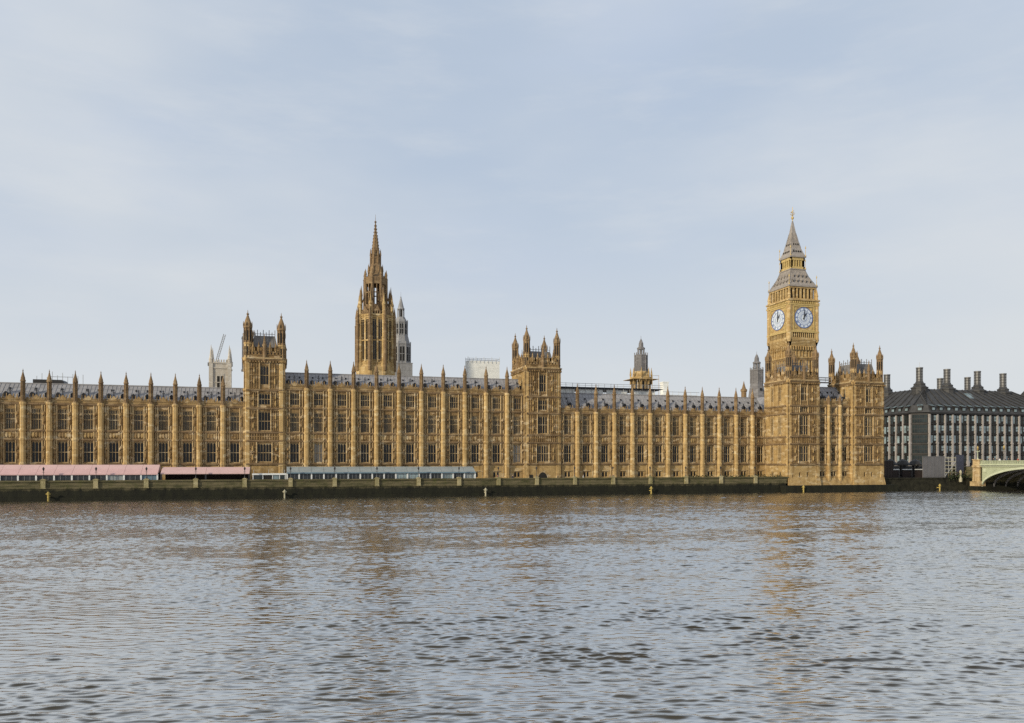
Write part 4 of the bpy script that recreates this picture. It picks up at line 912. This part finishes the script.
def cabin():
    t = thing('cabin', 'small flat roofed white cabin with wide windows between the pink and glass marquees', 'cabin', (-6.3, 175, 0))
    b = MB(); b.box(-.1, 6.7, -.2, 4.2, 5.1, 5.4); b.box(0, 6.6, 3.9, 4.0, 3.1, 5.1)
    for x in (0, 1.95, 3.9, 5.3, 6.45): b.box(x, x + .16, -.05, .12, 3.1, 5.1)
    b.box(0, 6.6, -.02, .1, 3.1, 3.5); b.build('frame', ['white'], t)
    for x, m_ in ((.2, 'darkglass'), (2.12, 'shadow'), (4.1, 'greenglass'), (5.5, 'darkglass')):
        w_ = MB(); w_.box(x, x + (1.7 if x < 3 else 1.1), .05, .08, 3.5, 5.05); w_.build('window', [m_], t)
    p = MB(); 
    for x in (.2, 3.2, 6.4): p.tube((x, 0, 5.4), (x, 0, 6.2), .05, 4)
    p.build('railing_post', ['steel'], t)
cabin()
tg_ = marquee('marquee', 'long pale grey glass roofed marquee with a blue gutter in the middle of the terrace', .5, 41.3, 2.55, ['tentglass', 'tentglass'], 5.6, 6.8, 'marquee', front=['tentdark', 'tentdark', 'tentdark', 'tentdark', 'tentdark', 'tentdark', 'tentdark', 'tentdark', 'tentdark', 'greenglass', 'greenglass', 'tentdark', 'tentdark', 'greenglass', 'tentdark', 'tentglass'])
m = MB(); m.box(0, 40.8, -.4, -.27, 5.38, 5.62); m.build('gutter', ['bluestrip'], tg_)
# foliage along the terrace
def leaf_mass(name, x0, x1, y, z0, z1, n, seed, lf=.16):
    rnd = random.Random(seed); m = MB()
    for k in range(n):
        x, yy, z = rnd.uniform(x0, x1), y + rnd.gauss(0, .3), z0 + (z1 - z0) * rnd.random() ** .8 * (.75 + .25 * math.sin(k * .7))
        a, b = rnd.uniform(0, 6.28), rnd.uniform(-1, 1); u = Vector((math.cos(a), math.sin(a), b)) * lf; v_ = Vector((-math.sin(a), math.cos(a), rnd.uniform(-1, 1))) * lf
        c = Vector((x, yy, z)); m.add([tuple(c - u), tuple(c + v_), tuple(c + u), tuple(c - v_)], [(0, 1, 2, 3)])
    return m
for x0, x1, lab, s_ in ((93.5, 101, 'low dark green hedge on the terrace wall, the left of two', 3), (103, 120.3, 'longer dark green hedge on the terrace wall beside the riverside pavilion', 4)):
    t = thing('hedge', lab, 'hedge', (0, 0, 0)); leaf_mass('h', x0, x1, 174.9, 3.1, 4.75, int((x1 - x0) * 60), s_).build('foliage', ['shrub'], t)
    m = MB(); m.box(x0, x1, 174.6, 175.2, 3.1, 3.6); m.build('planter', ['iron'], t)
# furniture dots under the open marquee and on the terrace
def parasol_table(x, lab):
    t = thing('cafe_table', lab, 'table', (x, 176, 3.15), 0, 'tables on the terrace')
    m = MB(); m.lathe([(.6, .72), (.6, .77)], n=12); m.build('tabletop', ['white'], t)
    m = MB(); m.lathe([(.3, 0), (.06, .06), (.05, .72)], n=8); m.build('leg', ['iron'], t)
for x in (-22, -19.6, -16.8, -14, -11.4, -8.8): parasol_table(x, 'white topped table under the open fronted pink marquee')

# ------------------------------------------------------------------ embankment north of the palace
g = MB(); g.box(150.6, 178.6, 0, 1.2, -1.2, 3.4); g.box(150.6, 178.6, -.15, 1.3, 3.4, 3.7); g.box(178.6, 420, 0, 1.2, -1.2, 3.6)
tag(g.build('embankment_wall', ['river_dark'], None, (0, 174.6, 0)), 'dark weed covered embankment wall between the palace and the green bridge', 'wall')
g = MB(); g.box(0, 6.5, 0, .3, 3.2, 8.2); 
for k in range(8): g.box(k * .9, k * .9 + .06, -.06, 0, 3.2, 8.2)
tag(g.build('hoarding', ['hoard_brown'], None, (150.8, 178.5, 0)), 'dark brown boarded screen against the right edge of the palace', 'hoarding')
def kiosk(x, lab):
    t = thing('kiosk', lab, 'kiosk', (x, 183, 0), 0, 'black kiosks beside the palace')
    b = MB(); b.lathe([(1.9, 6.9), (1.9, 7.2), (1.2, 8.1), (.1, 8.7)], n=10); b.build('canopy', ['bronze'], t)
    b = MB(); b.lathe([(.85, 2.9), (.85, 7.1)], n=10); b.build('body', ['iron'], t)
    b = MB(); b.box(-1.5, 1.5, -1.8, -1.3, 5.7, 5.95); b.box(-1.45, 1.45, -1.6, -1.35, 2.9, 5.7, 1); b.build('counter', ['white', 'hoard_brown'], t)
kiosk(160.2, 'black round canopied kiosk with a white counter, nearest the palace'); kiosk(164.4, 'black round canopied kiosk in the middle of three'); kiosk(168.6, 'black round canopied kiosk against the grey hoarding')
g = MB(); g.box(0, 7.2, 0, .25, 3.2, 9.3); g.box(-.05, 7.25, -.08, 0, 3.2, 3.6); g.box(-.05, 7.25, -.06, .3, 9.25, 9.4)
for k in range(7): g.box(k * 1.2, k * 1.2 + .05, -.05, 0, 3.6, 9.25)
tag(g.build('hoarding', ['hoard_grey'], None, (164.6, 175.9, 0)), 'plain mid grey hoarding panel on the embankment left of the white rails', 'hoarding')
def rails():
    t = thing('scaffold_stair', 'scaffold stair with white horizontal rails between the grey and dark blue hoardings', 'scaffold', (171.6, 175.7, 0))
    m = MB()
    for z in (9.0, 8.0, 7.0, 6.0, 5.0): m.box(0, 3.6, -.05, .05, z - .09, z + .09)
    m.build('rail', ['palecream'], t)
    m = MB()
    for x in (0, 1.2, 2.4, 3.6): m.tube((x, 0, 2.9), (x, 0, 9.3), .06, 4); m.tube((x, 1.5, 2.9), (x, 1.5, 9.3), .06, 4)
    m.tube((0, 0, 4), (3.6, 0, 8), .08, 4); m.build('standard', ['steel'], t)
    m = MB(); m.box(0, 3.6, 1.6, 1.8, 3, 9.2); m.build('backing_board', ['hoard_grey'], t)
rails()
g = MB(); g.box(0, 2.5, 0, .3, 3.4, 9.8)
for k in range(3): g.box(k * 1.1, k * 1.1 + .06, -.05, 0, 3.4, 9.8)
tag(g.build('hoarding', ['hoard_blue'], None, (175.4, 175.7, 0)), 'dark blue hoarding panel just left of the bridge abutment', 'hoarding')
t = thing('shrub', 'straggly bush on the embankment below the white rails', 'shrub', (0, 0, 0))
leaf_mass('s', 171.5, 177.5, 174.4, 3.0, 5.4, 260, 8, .2).build('foliage', ['shrub'], t)
m = MB()
for k in range(9): m.tube((171.8 + k * .65, 174.7, 3.0), (171.5 + k * .72, 174.4, 4.8 + (k % 3) * .4), .05, 4)
m.build('stem', ['weathered_shade'], t)
def gilt_lamp():
    t = thing('signal_post', 'small cream mooring bollard with a knobbly top among the bushes by the bridge', 'post', (175.0, 173.9, 3.4))
    m = MB(); m.lathe([(.4, -.9), (.45, 0), (.3, .3), (.2, 1.2), (.32, 1.5), (.3, 1.9), (.1, 2.3)], n=8); m.build('shaft', ['palecream'], t)
gilt_lamp()

# ------------------------------------------------------------------ bridge
def bridge():
    t = thing('bridge', 'pale green iron arch bridge leaving the right edge of the frame', 'bridge', (179.5, 172.6, -0.6))
    # local: span runs along -y; side face at x = 0 facing the palace
    y0, y1 = -1.2, -36.0; zs, zc = 1.9, 6.9; n = 36
    def arch(y, off=0):
        u = (y - (y0 + y1) / 2) / ((y0 - y1) / 2); return zs + (zc - zs) * math.sqrt(max(0, 1 - abs(u) ** 2.1)) + off
    sp = MB(); ribs = [MB() for _ in range(7)]
    ys = [y0 + (y1 - y0) * (k / n) ** 1.6 for k in range(n + 1)]
    for a, b in zip(ys, ys[1:]):
        za, zb = arch(a), arch(b)
        sp.add([(0.12, a, za), (0.12, b, zb), (0.12, b, 7.7), (0.12, a, 7.7)], [(0, 1, 2, 3)])
        for q, x in enumerate((0, 4, 8, 12, 16, 20, 24)):
            ribs[q].add([(x - .1, a, za - .05), (x - .1, b, zb - .05), (x - .1, b, zb + .5), (x - .1, a, za + .5), (x + .35, a, za - .05), (x + .35, b, zb - .05), (x + .35, b, zb + .5), (x + .35, a, za + .5)],
                    [(0, 1, 2, 3), (0, 4, 5, 1), (7, 6, 5, 4), (3, 2, 6, 7)])
    sp.build('spandrel', ['bridge_green'], t); [q.build('arch_rib', ['bridge_pale' if k == 0 else 'hoard_grey'], t) for k, q in enumerate(ribs)]
    d = MB(); d.box(.05, 25.5, -75, 0, 7.25, 7.7, 0); d.box(-.35, .1, -75, 0, 7.55, 7.8, 1); d.box(-.2, .1, -75, 0, 7.2, 7.35, 1); d.build('deck', ['asphalt', 'bridge_pale'], t)
    p = MB(); p.box(-.2, .05, -75, 0, 7.8, 8.0); p.box(-.25, .1, -75, 0, 8.65, 8.85)
    k = 0
    while k * .5 < 75: p.box(-.14, .0, -k * .5 - .32, -k * .5, 8.0, 8.65); k += 1
    p.build('parapet', ['bridge_green'], t)
    s = MB()
    yy = y0 - 1.0; s.box(-.06, .1, yy - .45, yy + .45, 5.7, 6.7); s.box(-.14, -.06, yy - .28, yy + .28, 5.9, 6.5)
    s.build('shield', ['bridge_pale'], t)
    ab = MB(); ab.box(-1.2, 26, -1.2, 14, -1.2, 2.0, 1); ab.box(-.9, 1.2, -1.3, 1.8, 2.0, 3.2, 0); ab.lathe([(1.35, 3.2), (1.25, 3.6), (1.2, 6.8), (1.45, 7.1), (1.45, 7.5), (1.2, 7.6), (1.2, 8.9), (1.4, 9.0), (1.4, 9.2)], .1, .3, 8, 0)
    ab.box(0, 25.5, -.9, 14, 2.0, 7.2, 1); ab.build('abutment', ['trim', 'river'], t)  # wall under the arch takes the dark stone to stand for shade there
    pr = MB(); pr.box(-1.5, 27, y1 - 4, y1, -2, 2.0); pr.box(-.5, 26, y1 - 3.6, y1 - .4, 2.0, 7.3); pr.build('river_pier', ['river'], t)
bridge()
def bridge_lamp(y, label, pale=True):
    t = thing('street_lamp', label, 'street lamp', (179.6, y, 8.25), 0, 'lamps on the bridge parapet'); t.scale = (.75, .75, .8)
    m = MB(); m.lathe([(.42, 0), (.42, .4), (.25, .6), (.14, .9), (.11, 3.0), (.2, 3.1), (.05, 3.3)], n=8); m.tube((0, -.75, 3.0), (0, .75, 3.0), .08, 5); m.tube((-.0, -.75, 3.0), (0, -.75, 3.4), .06, 5); m.tube((0, .75, 3.0), (0, .75, 3.4), .06, 5)
    m.build('post', ['bridge_pale' if pale else 'stack'], t)
    for yy, zz in ((-.75, 3.4), (.75, 3.4), (0, 3.9)):
        m = MB(); m.lathe([(.12, zz), (.3, zz + .45), (.32, zz + .55), (.12, zz + .85), (.03, zz + 1.1)], n=6); m.build('lantern', ['gilt'], t)
    m = MB(); m.tube((0, 0, 3.2), (0, 0, 3.95), .07, 5); m.build('stem', ['bridge_pale'], t)
bridge_lamp(172.8, 'pale triple lantern lamp on the abutment where the green bridge begins'); bridge_lamp(164.6, 'slimmer lamp post out along the green bridge parapet', False)
def person_mesh(coat, legs):
    v = [(0, 0, .92), (0, 0, 1.15), (0, 0, 1.38), (0, 0, 1.5), (0, 0, 1.62), (0, 0, 1.74), (-.19, 0, 1.4), (-.25, .02, 1.12), (-.22, -.1, .9), (.19, 0, 1.4), (.25, .02, 1.12), (.22, -.1, .9),
         (-.1, 0, .88), (-.11, -.02, .48), (-.11, .03, .06), (-.11, -.14, .03), (.1, 0, .88), (.11, .02, .48), (.11, .1, .06), (.11, -.07, .03)]
    e = [(0, 1), (1, 2), (2, 3), (3, 4), (4, 5), (2, 6), (6, 7), (7, 8), (2, 9), (9, 10), (10, 11), (0, 12), (12, 13), (13, 14), (14, 15), (0, 16), (16, 17), (17, 18), (18, 19)]
    rad = [.16, .15, .17, .07, .1, .085, .075, .055, .04, .075, .055, .04, .1, .075, .05, .04, .1, .075, .05, .04]
    me = bpy.data.meshes.new('person'); me.from_pydata(v, e, []); o = bpy.data.objects.new('person_tmp', me); sc.collection.objects.link(o)
    md = o.modifiers.new('skin', 'SKIN'); sv = me.skin_vertices[0].data
    for q, r_ in zip(sv, rad): q.radius = (r_ * 1.1, r_ * .8)
    sv[0].use_root = True; o.modifiers.new('sub', 'SUBSURF').levels = 1
    bpy.context.view_layer.update(); dg = bpy.context.evaluated_depsgraph_get(); nm = bpy.data.meshes.new_from_object(o.evaluated_get(dg)); bpy.data.objects.remove(o)
    for q in (coat, legs, 'skin', 'iron'): nm.materials.append(M[q])
    for p in nm.polygons:
        c = p.center; p.material_index = 1 if c.z < .86 else (2 if c.z > 1.5 and c.z < 1.72 else (3 if c.z >= 1.72 else 0)); p.use_smooth = True
    return nm
M['red_coat'] = plain('red_jacket', (0.35, 0.03, 0.03), 0.8, 0, .1); M['navy_coat'] = plain('navy_coat', (0.03, 0.035, 0.06), 0.8, 0, .1); M['tan_coat'] = plain('tan_coat', (0.3, 0.2, 0.12), 0.8, 0, .1)
pm = {c: person_mesh(c, 'iron') for c in ('red_coat', 'navy_coat', 'tan_coat', 'white', 'iron')}
pl_ = {'red_coat': 'person in a red jacket walking across the green bridge', 'navy_coat': 'person in a dark navy coat walking across the green bridge', 'tan_coat': 'person in a tan coat walking across the green bridge', 'white': 'person in a white top walking across the green bridge', 'iron': 'person dressed in black walking across the green bridge'}
rp = random.Random(5); cs = ['navy_coat', 'iron', 'iron', 'white', 'navy_coat', 'iron', 'tan_coat', 'red_coat', 'iron', 'navy_coat']
for k, c in enumerate(cs):
    o = bpy.data.objects.new('person', pm[c]); sc.collection.objects.link(o); o.location = (181.7 + rp.uniform(-.6, .8), 171.4 - k * 1.4 + rp.uniform(-.5, .5), 7.1); o.rotation_euler = (0, 0, rp.choice((0, math.pi)) + rp.uniform(-.3, .3)); o.scale = (1, 1, rp.uniform(.95, 1.05))
    tag(o, pl_[c], 'person', 'people crossing the bridge')

for x, y, c, lab in ((50.4, 176.4, 'navy_coat', 'person in a navy coat on the terrace left of the arched doorway'), (61.6, 177.0, 'iron', 'person in black standing on the terrace right of the arched doorway'),
                     (67.6, 176.2, 'white', 'person in a white top on the terrace under the two storey range'), (74.6, 176.8, 'tan_coat', 'person in a tan coat on the terrace under the two storey range'), (75.5, 176.5, 'iron', 'person in black beside the tan coat on the terrace'), (46.9, 176.6, 'red_coat', 'person in a red jacket on the terrace right of the glass marquee')):
    o = bpy.data.objects.new('person', pm[c]); sc.collection.objects.link(o); o.location = (x, y, 3.15); o.rotation_euler = (0, 0, rp.uniform(0, 6)); tag(o, lab, 'person', 'people on the terrace')
# ------------------------------------------------------------------ dark office building
def office():
    X0, Y0 = 209.0, 225.0; ch = 4.0; L1 = 17 * 3.25; L2 = 14 * 3.25; EV = 24.8
    t = thing('office_building', 'dark bronze office building with pale stone piers and tall ventilation stacks', 'office building', (X0, Y0, 0))
    faces = [(ch, 0, 0, L1, 17, 14), (0, ch + L2, -90, L2, 14, 5)]     # east front, side street front (runs towards the corner)
    w_ = MB()
    corner = [(0, ch), (ch, 0), (ch + L1, 0), (ch + L1, 40), (0, ch + L2)]
    nC = len(corner)
    w_.add([(x, y, 2.5) for x, y in corner] + [(x, y, EV) for x, y in corner], [tuple(range(nC, 2 * nC))] + [(k, (k + 1) % nC, nC + (k + 1) % nC, nC + k) for k in range(nC)], 0)
    for ox, oy, rot, ln, nb, vis in faces:
        w_.set(ox, oy, 0, rot)
        for k in range(5): w_.box(0, ln, -.3, .02, 7.0 + k * 3.5, 7.35 + k * 3.5, 0)
        w_.box(0, ln, -.7, .1, EV - .3, EV + .25, 0)
        for k in range(nb): w_.box((k + .5) * ln / nb - .12, (k + .5) * ln / nb + .12, -.25, .02, 7, EV, 0)
    w_.set(0, ch, 0, -45)
    cl = ch * math.sqrt(2)
    for k in range(5): w_.box(0, cl, -.25, .02, 7.0 + k * 3.5, 7.4 + k * 3.5, 0)
    w_.set(); w_.build('wall', ['bronze'], t)
    gl = {}
    def pane(wd, h, mt):
        if (wd, mt) not in gl: m = MB(); m.box(-wd / 2, wd / 2, -.05, .0, 0, h, 0); m.box(-wd / 2, wd / 2, -.12, -.05, h * .45, h * .52, 1); [m.box(-wd / 2 + q * wd / 6 - .05, -wd / 2 + q * wd / 6 + .05, -.15, -.05, 0, h, 1) for q in range(7) if wd > 3]; gl[(wd, mt)] = m.data('window', [mt, 'bronze'])
        return gl[(wd, mt)]
    rnd = random.Random(9); stuff = MB()
    for fi, (ox, oy, rot, ln, nb, vis) in enumerate(faces):
        a = R(rot); bw = ln / nb
        for k in range(nb):
            vis_ok = (k < vis) if fi == 0 else (k >= nb - vis)
            for s_ in range(5):
                for dx, q in ((-.78, 0), (.78, 1)):
                    br = rnd.random() < (.15 if s_ == 0 else (.8 if q else .4)); x = (k + .5) * bw + dx
                    wx, wy = ox + x * math.cos(a) + .02 * math.sin(a), oy + x * math.sin(a) - .02 * math.cos(a)
                    if not vis_ok or q == 0 :
                        stuff.set(ox, oy, 0, rot); stuff.box(x - .6, x + .6, -.07, -.02, 7.6 + s_ * 3.5, 10.1 + s_ * 3.5, 1 if br else 0); stuff.set()
                    else: inst('window', pane(1.2, 1.7 if br else 2.5, 'greenglass' if br else 'darkglass'), t, (wx, wy, (8.3 if br else 7.6) + s_ * 3.5), rot)
    so = stuff.build('side_window', ['darkglass', 'greenglass'], t); so['kind'] = 'stuff'
    a = R(-45)
    for s_ in range(5): inst('window', pane(4.6, 2.6, 'darkglass'), t, (ch / 2 - .05, ch / 2 - .05, 7.6 + s_ * 3.5), -45)
    col = MB(); col.box(-.31, .31, -.55, .1, 2.6, 14.5); col.box(-.26, .26, -.5, .1, 14.5, EV - .4); col.box(-.46, .46, -.65, .1, 2.6, 8.2); col.box(-.42, .42, -.6, .1, 14.2, 14.7); cd = col.data('stone_pier', ['column'])
    for ox, oy, rot, ln, nb, vis in faces:
        a = R(rot)
        for k in range(nb + 1): inst('stone_pier', cd, t, (ox + k * ln / nb * math.cos(a), oy + k * ln / nb * math.sin(a), 0), rot)
    # mansard roof: dormer strip, then long ribbed slope
    r = MB(); E = EV + .25
    def ring(off, z): 
        return [(off, ch + off * .41, z), (ch + off * .41, off, z), (ch + L1 - off, off, z), (ch + L1 - off, 40 - off, z), (off, ch + L2 - off, z)]
    rings = [ring(-.5, E), ring(.9, E + 2.6), ring(1.2, E + 2.75), ring(9.5, 34.0), ring(10.5, 34.2)]
    vs = [p for q in rings for p in q]
    fs = [(i * nC + k, i * nC + (k + 1) % nC, (i + 1) * nC + (k + 1) % nC, (i + 1) * nC + k) for i in range(len(rings) - 1) for k in range(nC)] + [tuple((len(rings) - 1) * nC + k for k in range(nC))]
    r.add(vs, fs)
    def rib(p0, p1, r_=.22): r.tube(p0, p1, r_, 4)
    for k in range(18):
        u = k / 17; rib((ch + L1 * u, 1.1, E + 2.9), (ch + 9.5 * .41 + (L1 - 9.5 - 9.5 * .41) * u, 9.5, 34.1))
    for k in range(15):
        u = k / 14; rib((1.1, ch + L2 * u, E + 2.9), (9.5, ch + 3.9 + (L2 - 13.4) * u, 34.1))
    ro = r.build('roof', ['bronzeroof'], t)
    d = MB(); d.box(-.75, .75, -.35, 1.6, 0, 1.9, 0); d.box(-.55, .55, -.42, -.34, .35, 1.2, 1); d.add([(-.95, -.6, 1.75), (.95, -.6, 1.75), (.75, 1.5, 2.5), (-.75, 1.5, 2.5)], [(0, 1, 2, 3)], 2); dd = d.data('dormer', ['bronze', 'greenglass', 'greenglass'])
    for fi, (ox, oy, rot, ln, nb, vis) in enumerate(faces):
        a = R(rot)
        for k in range(nb):
            x = (k + .5) * ln / nb; inst('dormer', dd, ro, (ox + x * math.cos(a) - .1 * math.sin(a), oy + x * math.sin(a) + .1 * math.cos(a), E + .4), rot)
    inst('dormer', dd, ro, (ch / 2, ch / 2, E + .4), -45)
    sk = MB(); sk.add([(0, 0, 0), (2.9, 0, 0), (2.9, 2.4, 2.0), (0, 2.4, 2.0), (0, .3, -.3), (2.9, .3, -.3)], [(0, 1, 2, 3), (0, 4, 5, 1)]); sk.build('skylight', ['greenglass'], ro, (26.2, 4.9, 30.65))
    st = MB(); st.lathe([(2.7, 31.5), (2.7, 33.9), (2.9, 34.0), (2.9, 34.4), (2.3, 34.6), (1.85, 35.2), (1.95, 35.3), (1.95, 35.7), (1.4, 36.0), (1.15, 36.6)], n=10, mi=0)
    st.lathe([(.98, 36.4), (.98, 41.2)], n=12, mi=1)
    for z in (37.0, 38.0, 39.0, 40.0, 41.0): st.lathe([(1.08, z), (1.08, z + .16)], n=12, mi=0)
    st.lathe([(1.2, 41.15), (1.2, 41.5)], n=12, mi=1)
    for k in range(6):
        a = R(60 * k); st.tube((1.1 * math.cos(a), 1.1 * math.sin(a), 36.2), (1.1 * math.cos(a), 1.1 * math.sin(a), 41.2), .09, 4, 0)
    sd = st.data('ventilation_stack', ['bronzeroof', 'stack'])
    for x, y, dz, sc_ in ((9.3, 10, .2, 1), (21.4, 10, 0, 1), (35.1, 10, -.3, 1), (46.9, 10, -.8, 1), (9.3, 26, -.6, 1.0), (37.7, 30, -.8, .9), (51, 30, 0, .9)):
        inst('ventilation_stack', sd, t, (x, y, dz))
    fl = MB(); fl.tube((0, 0, 41.4), (0, 0, 43.6), .06, 4); fl.build('mast', ['steel'], t, (9.3, 10, 0))
office()
g = MB(); g.box(0, 22, 0, 14, 2.5, 37); g.add([(0, 0, 37), (22, 0, 37), (22, 14, 37), (0, 14, 37), (0, 7, 43), (22, 7, 43)], [(0, 1, 5, 4), (2, 3, 4, 5), (0, 4, 3), (1, 2, 5)], 1); g.box(-1.2, 3.0, 1, 4, 30, 43.3); g.box(-1.4, 3.2, .8, 4.2, 42.6, 43.0)
tag(g.build('brick_building', ['brick', 'bronzeroof'], None, (347.5, 300, 0)), 'red brick building with a stout chimney at the far right edge', 'building')
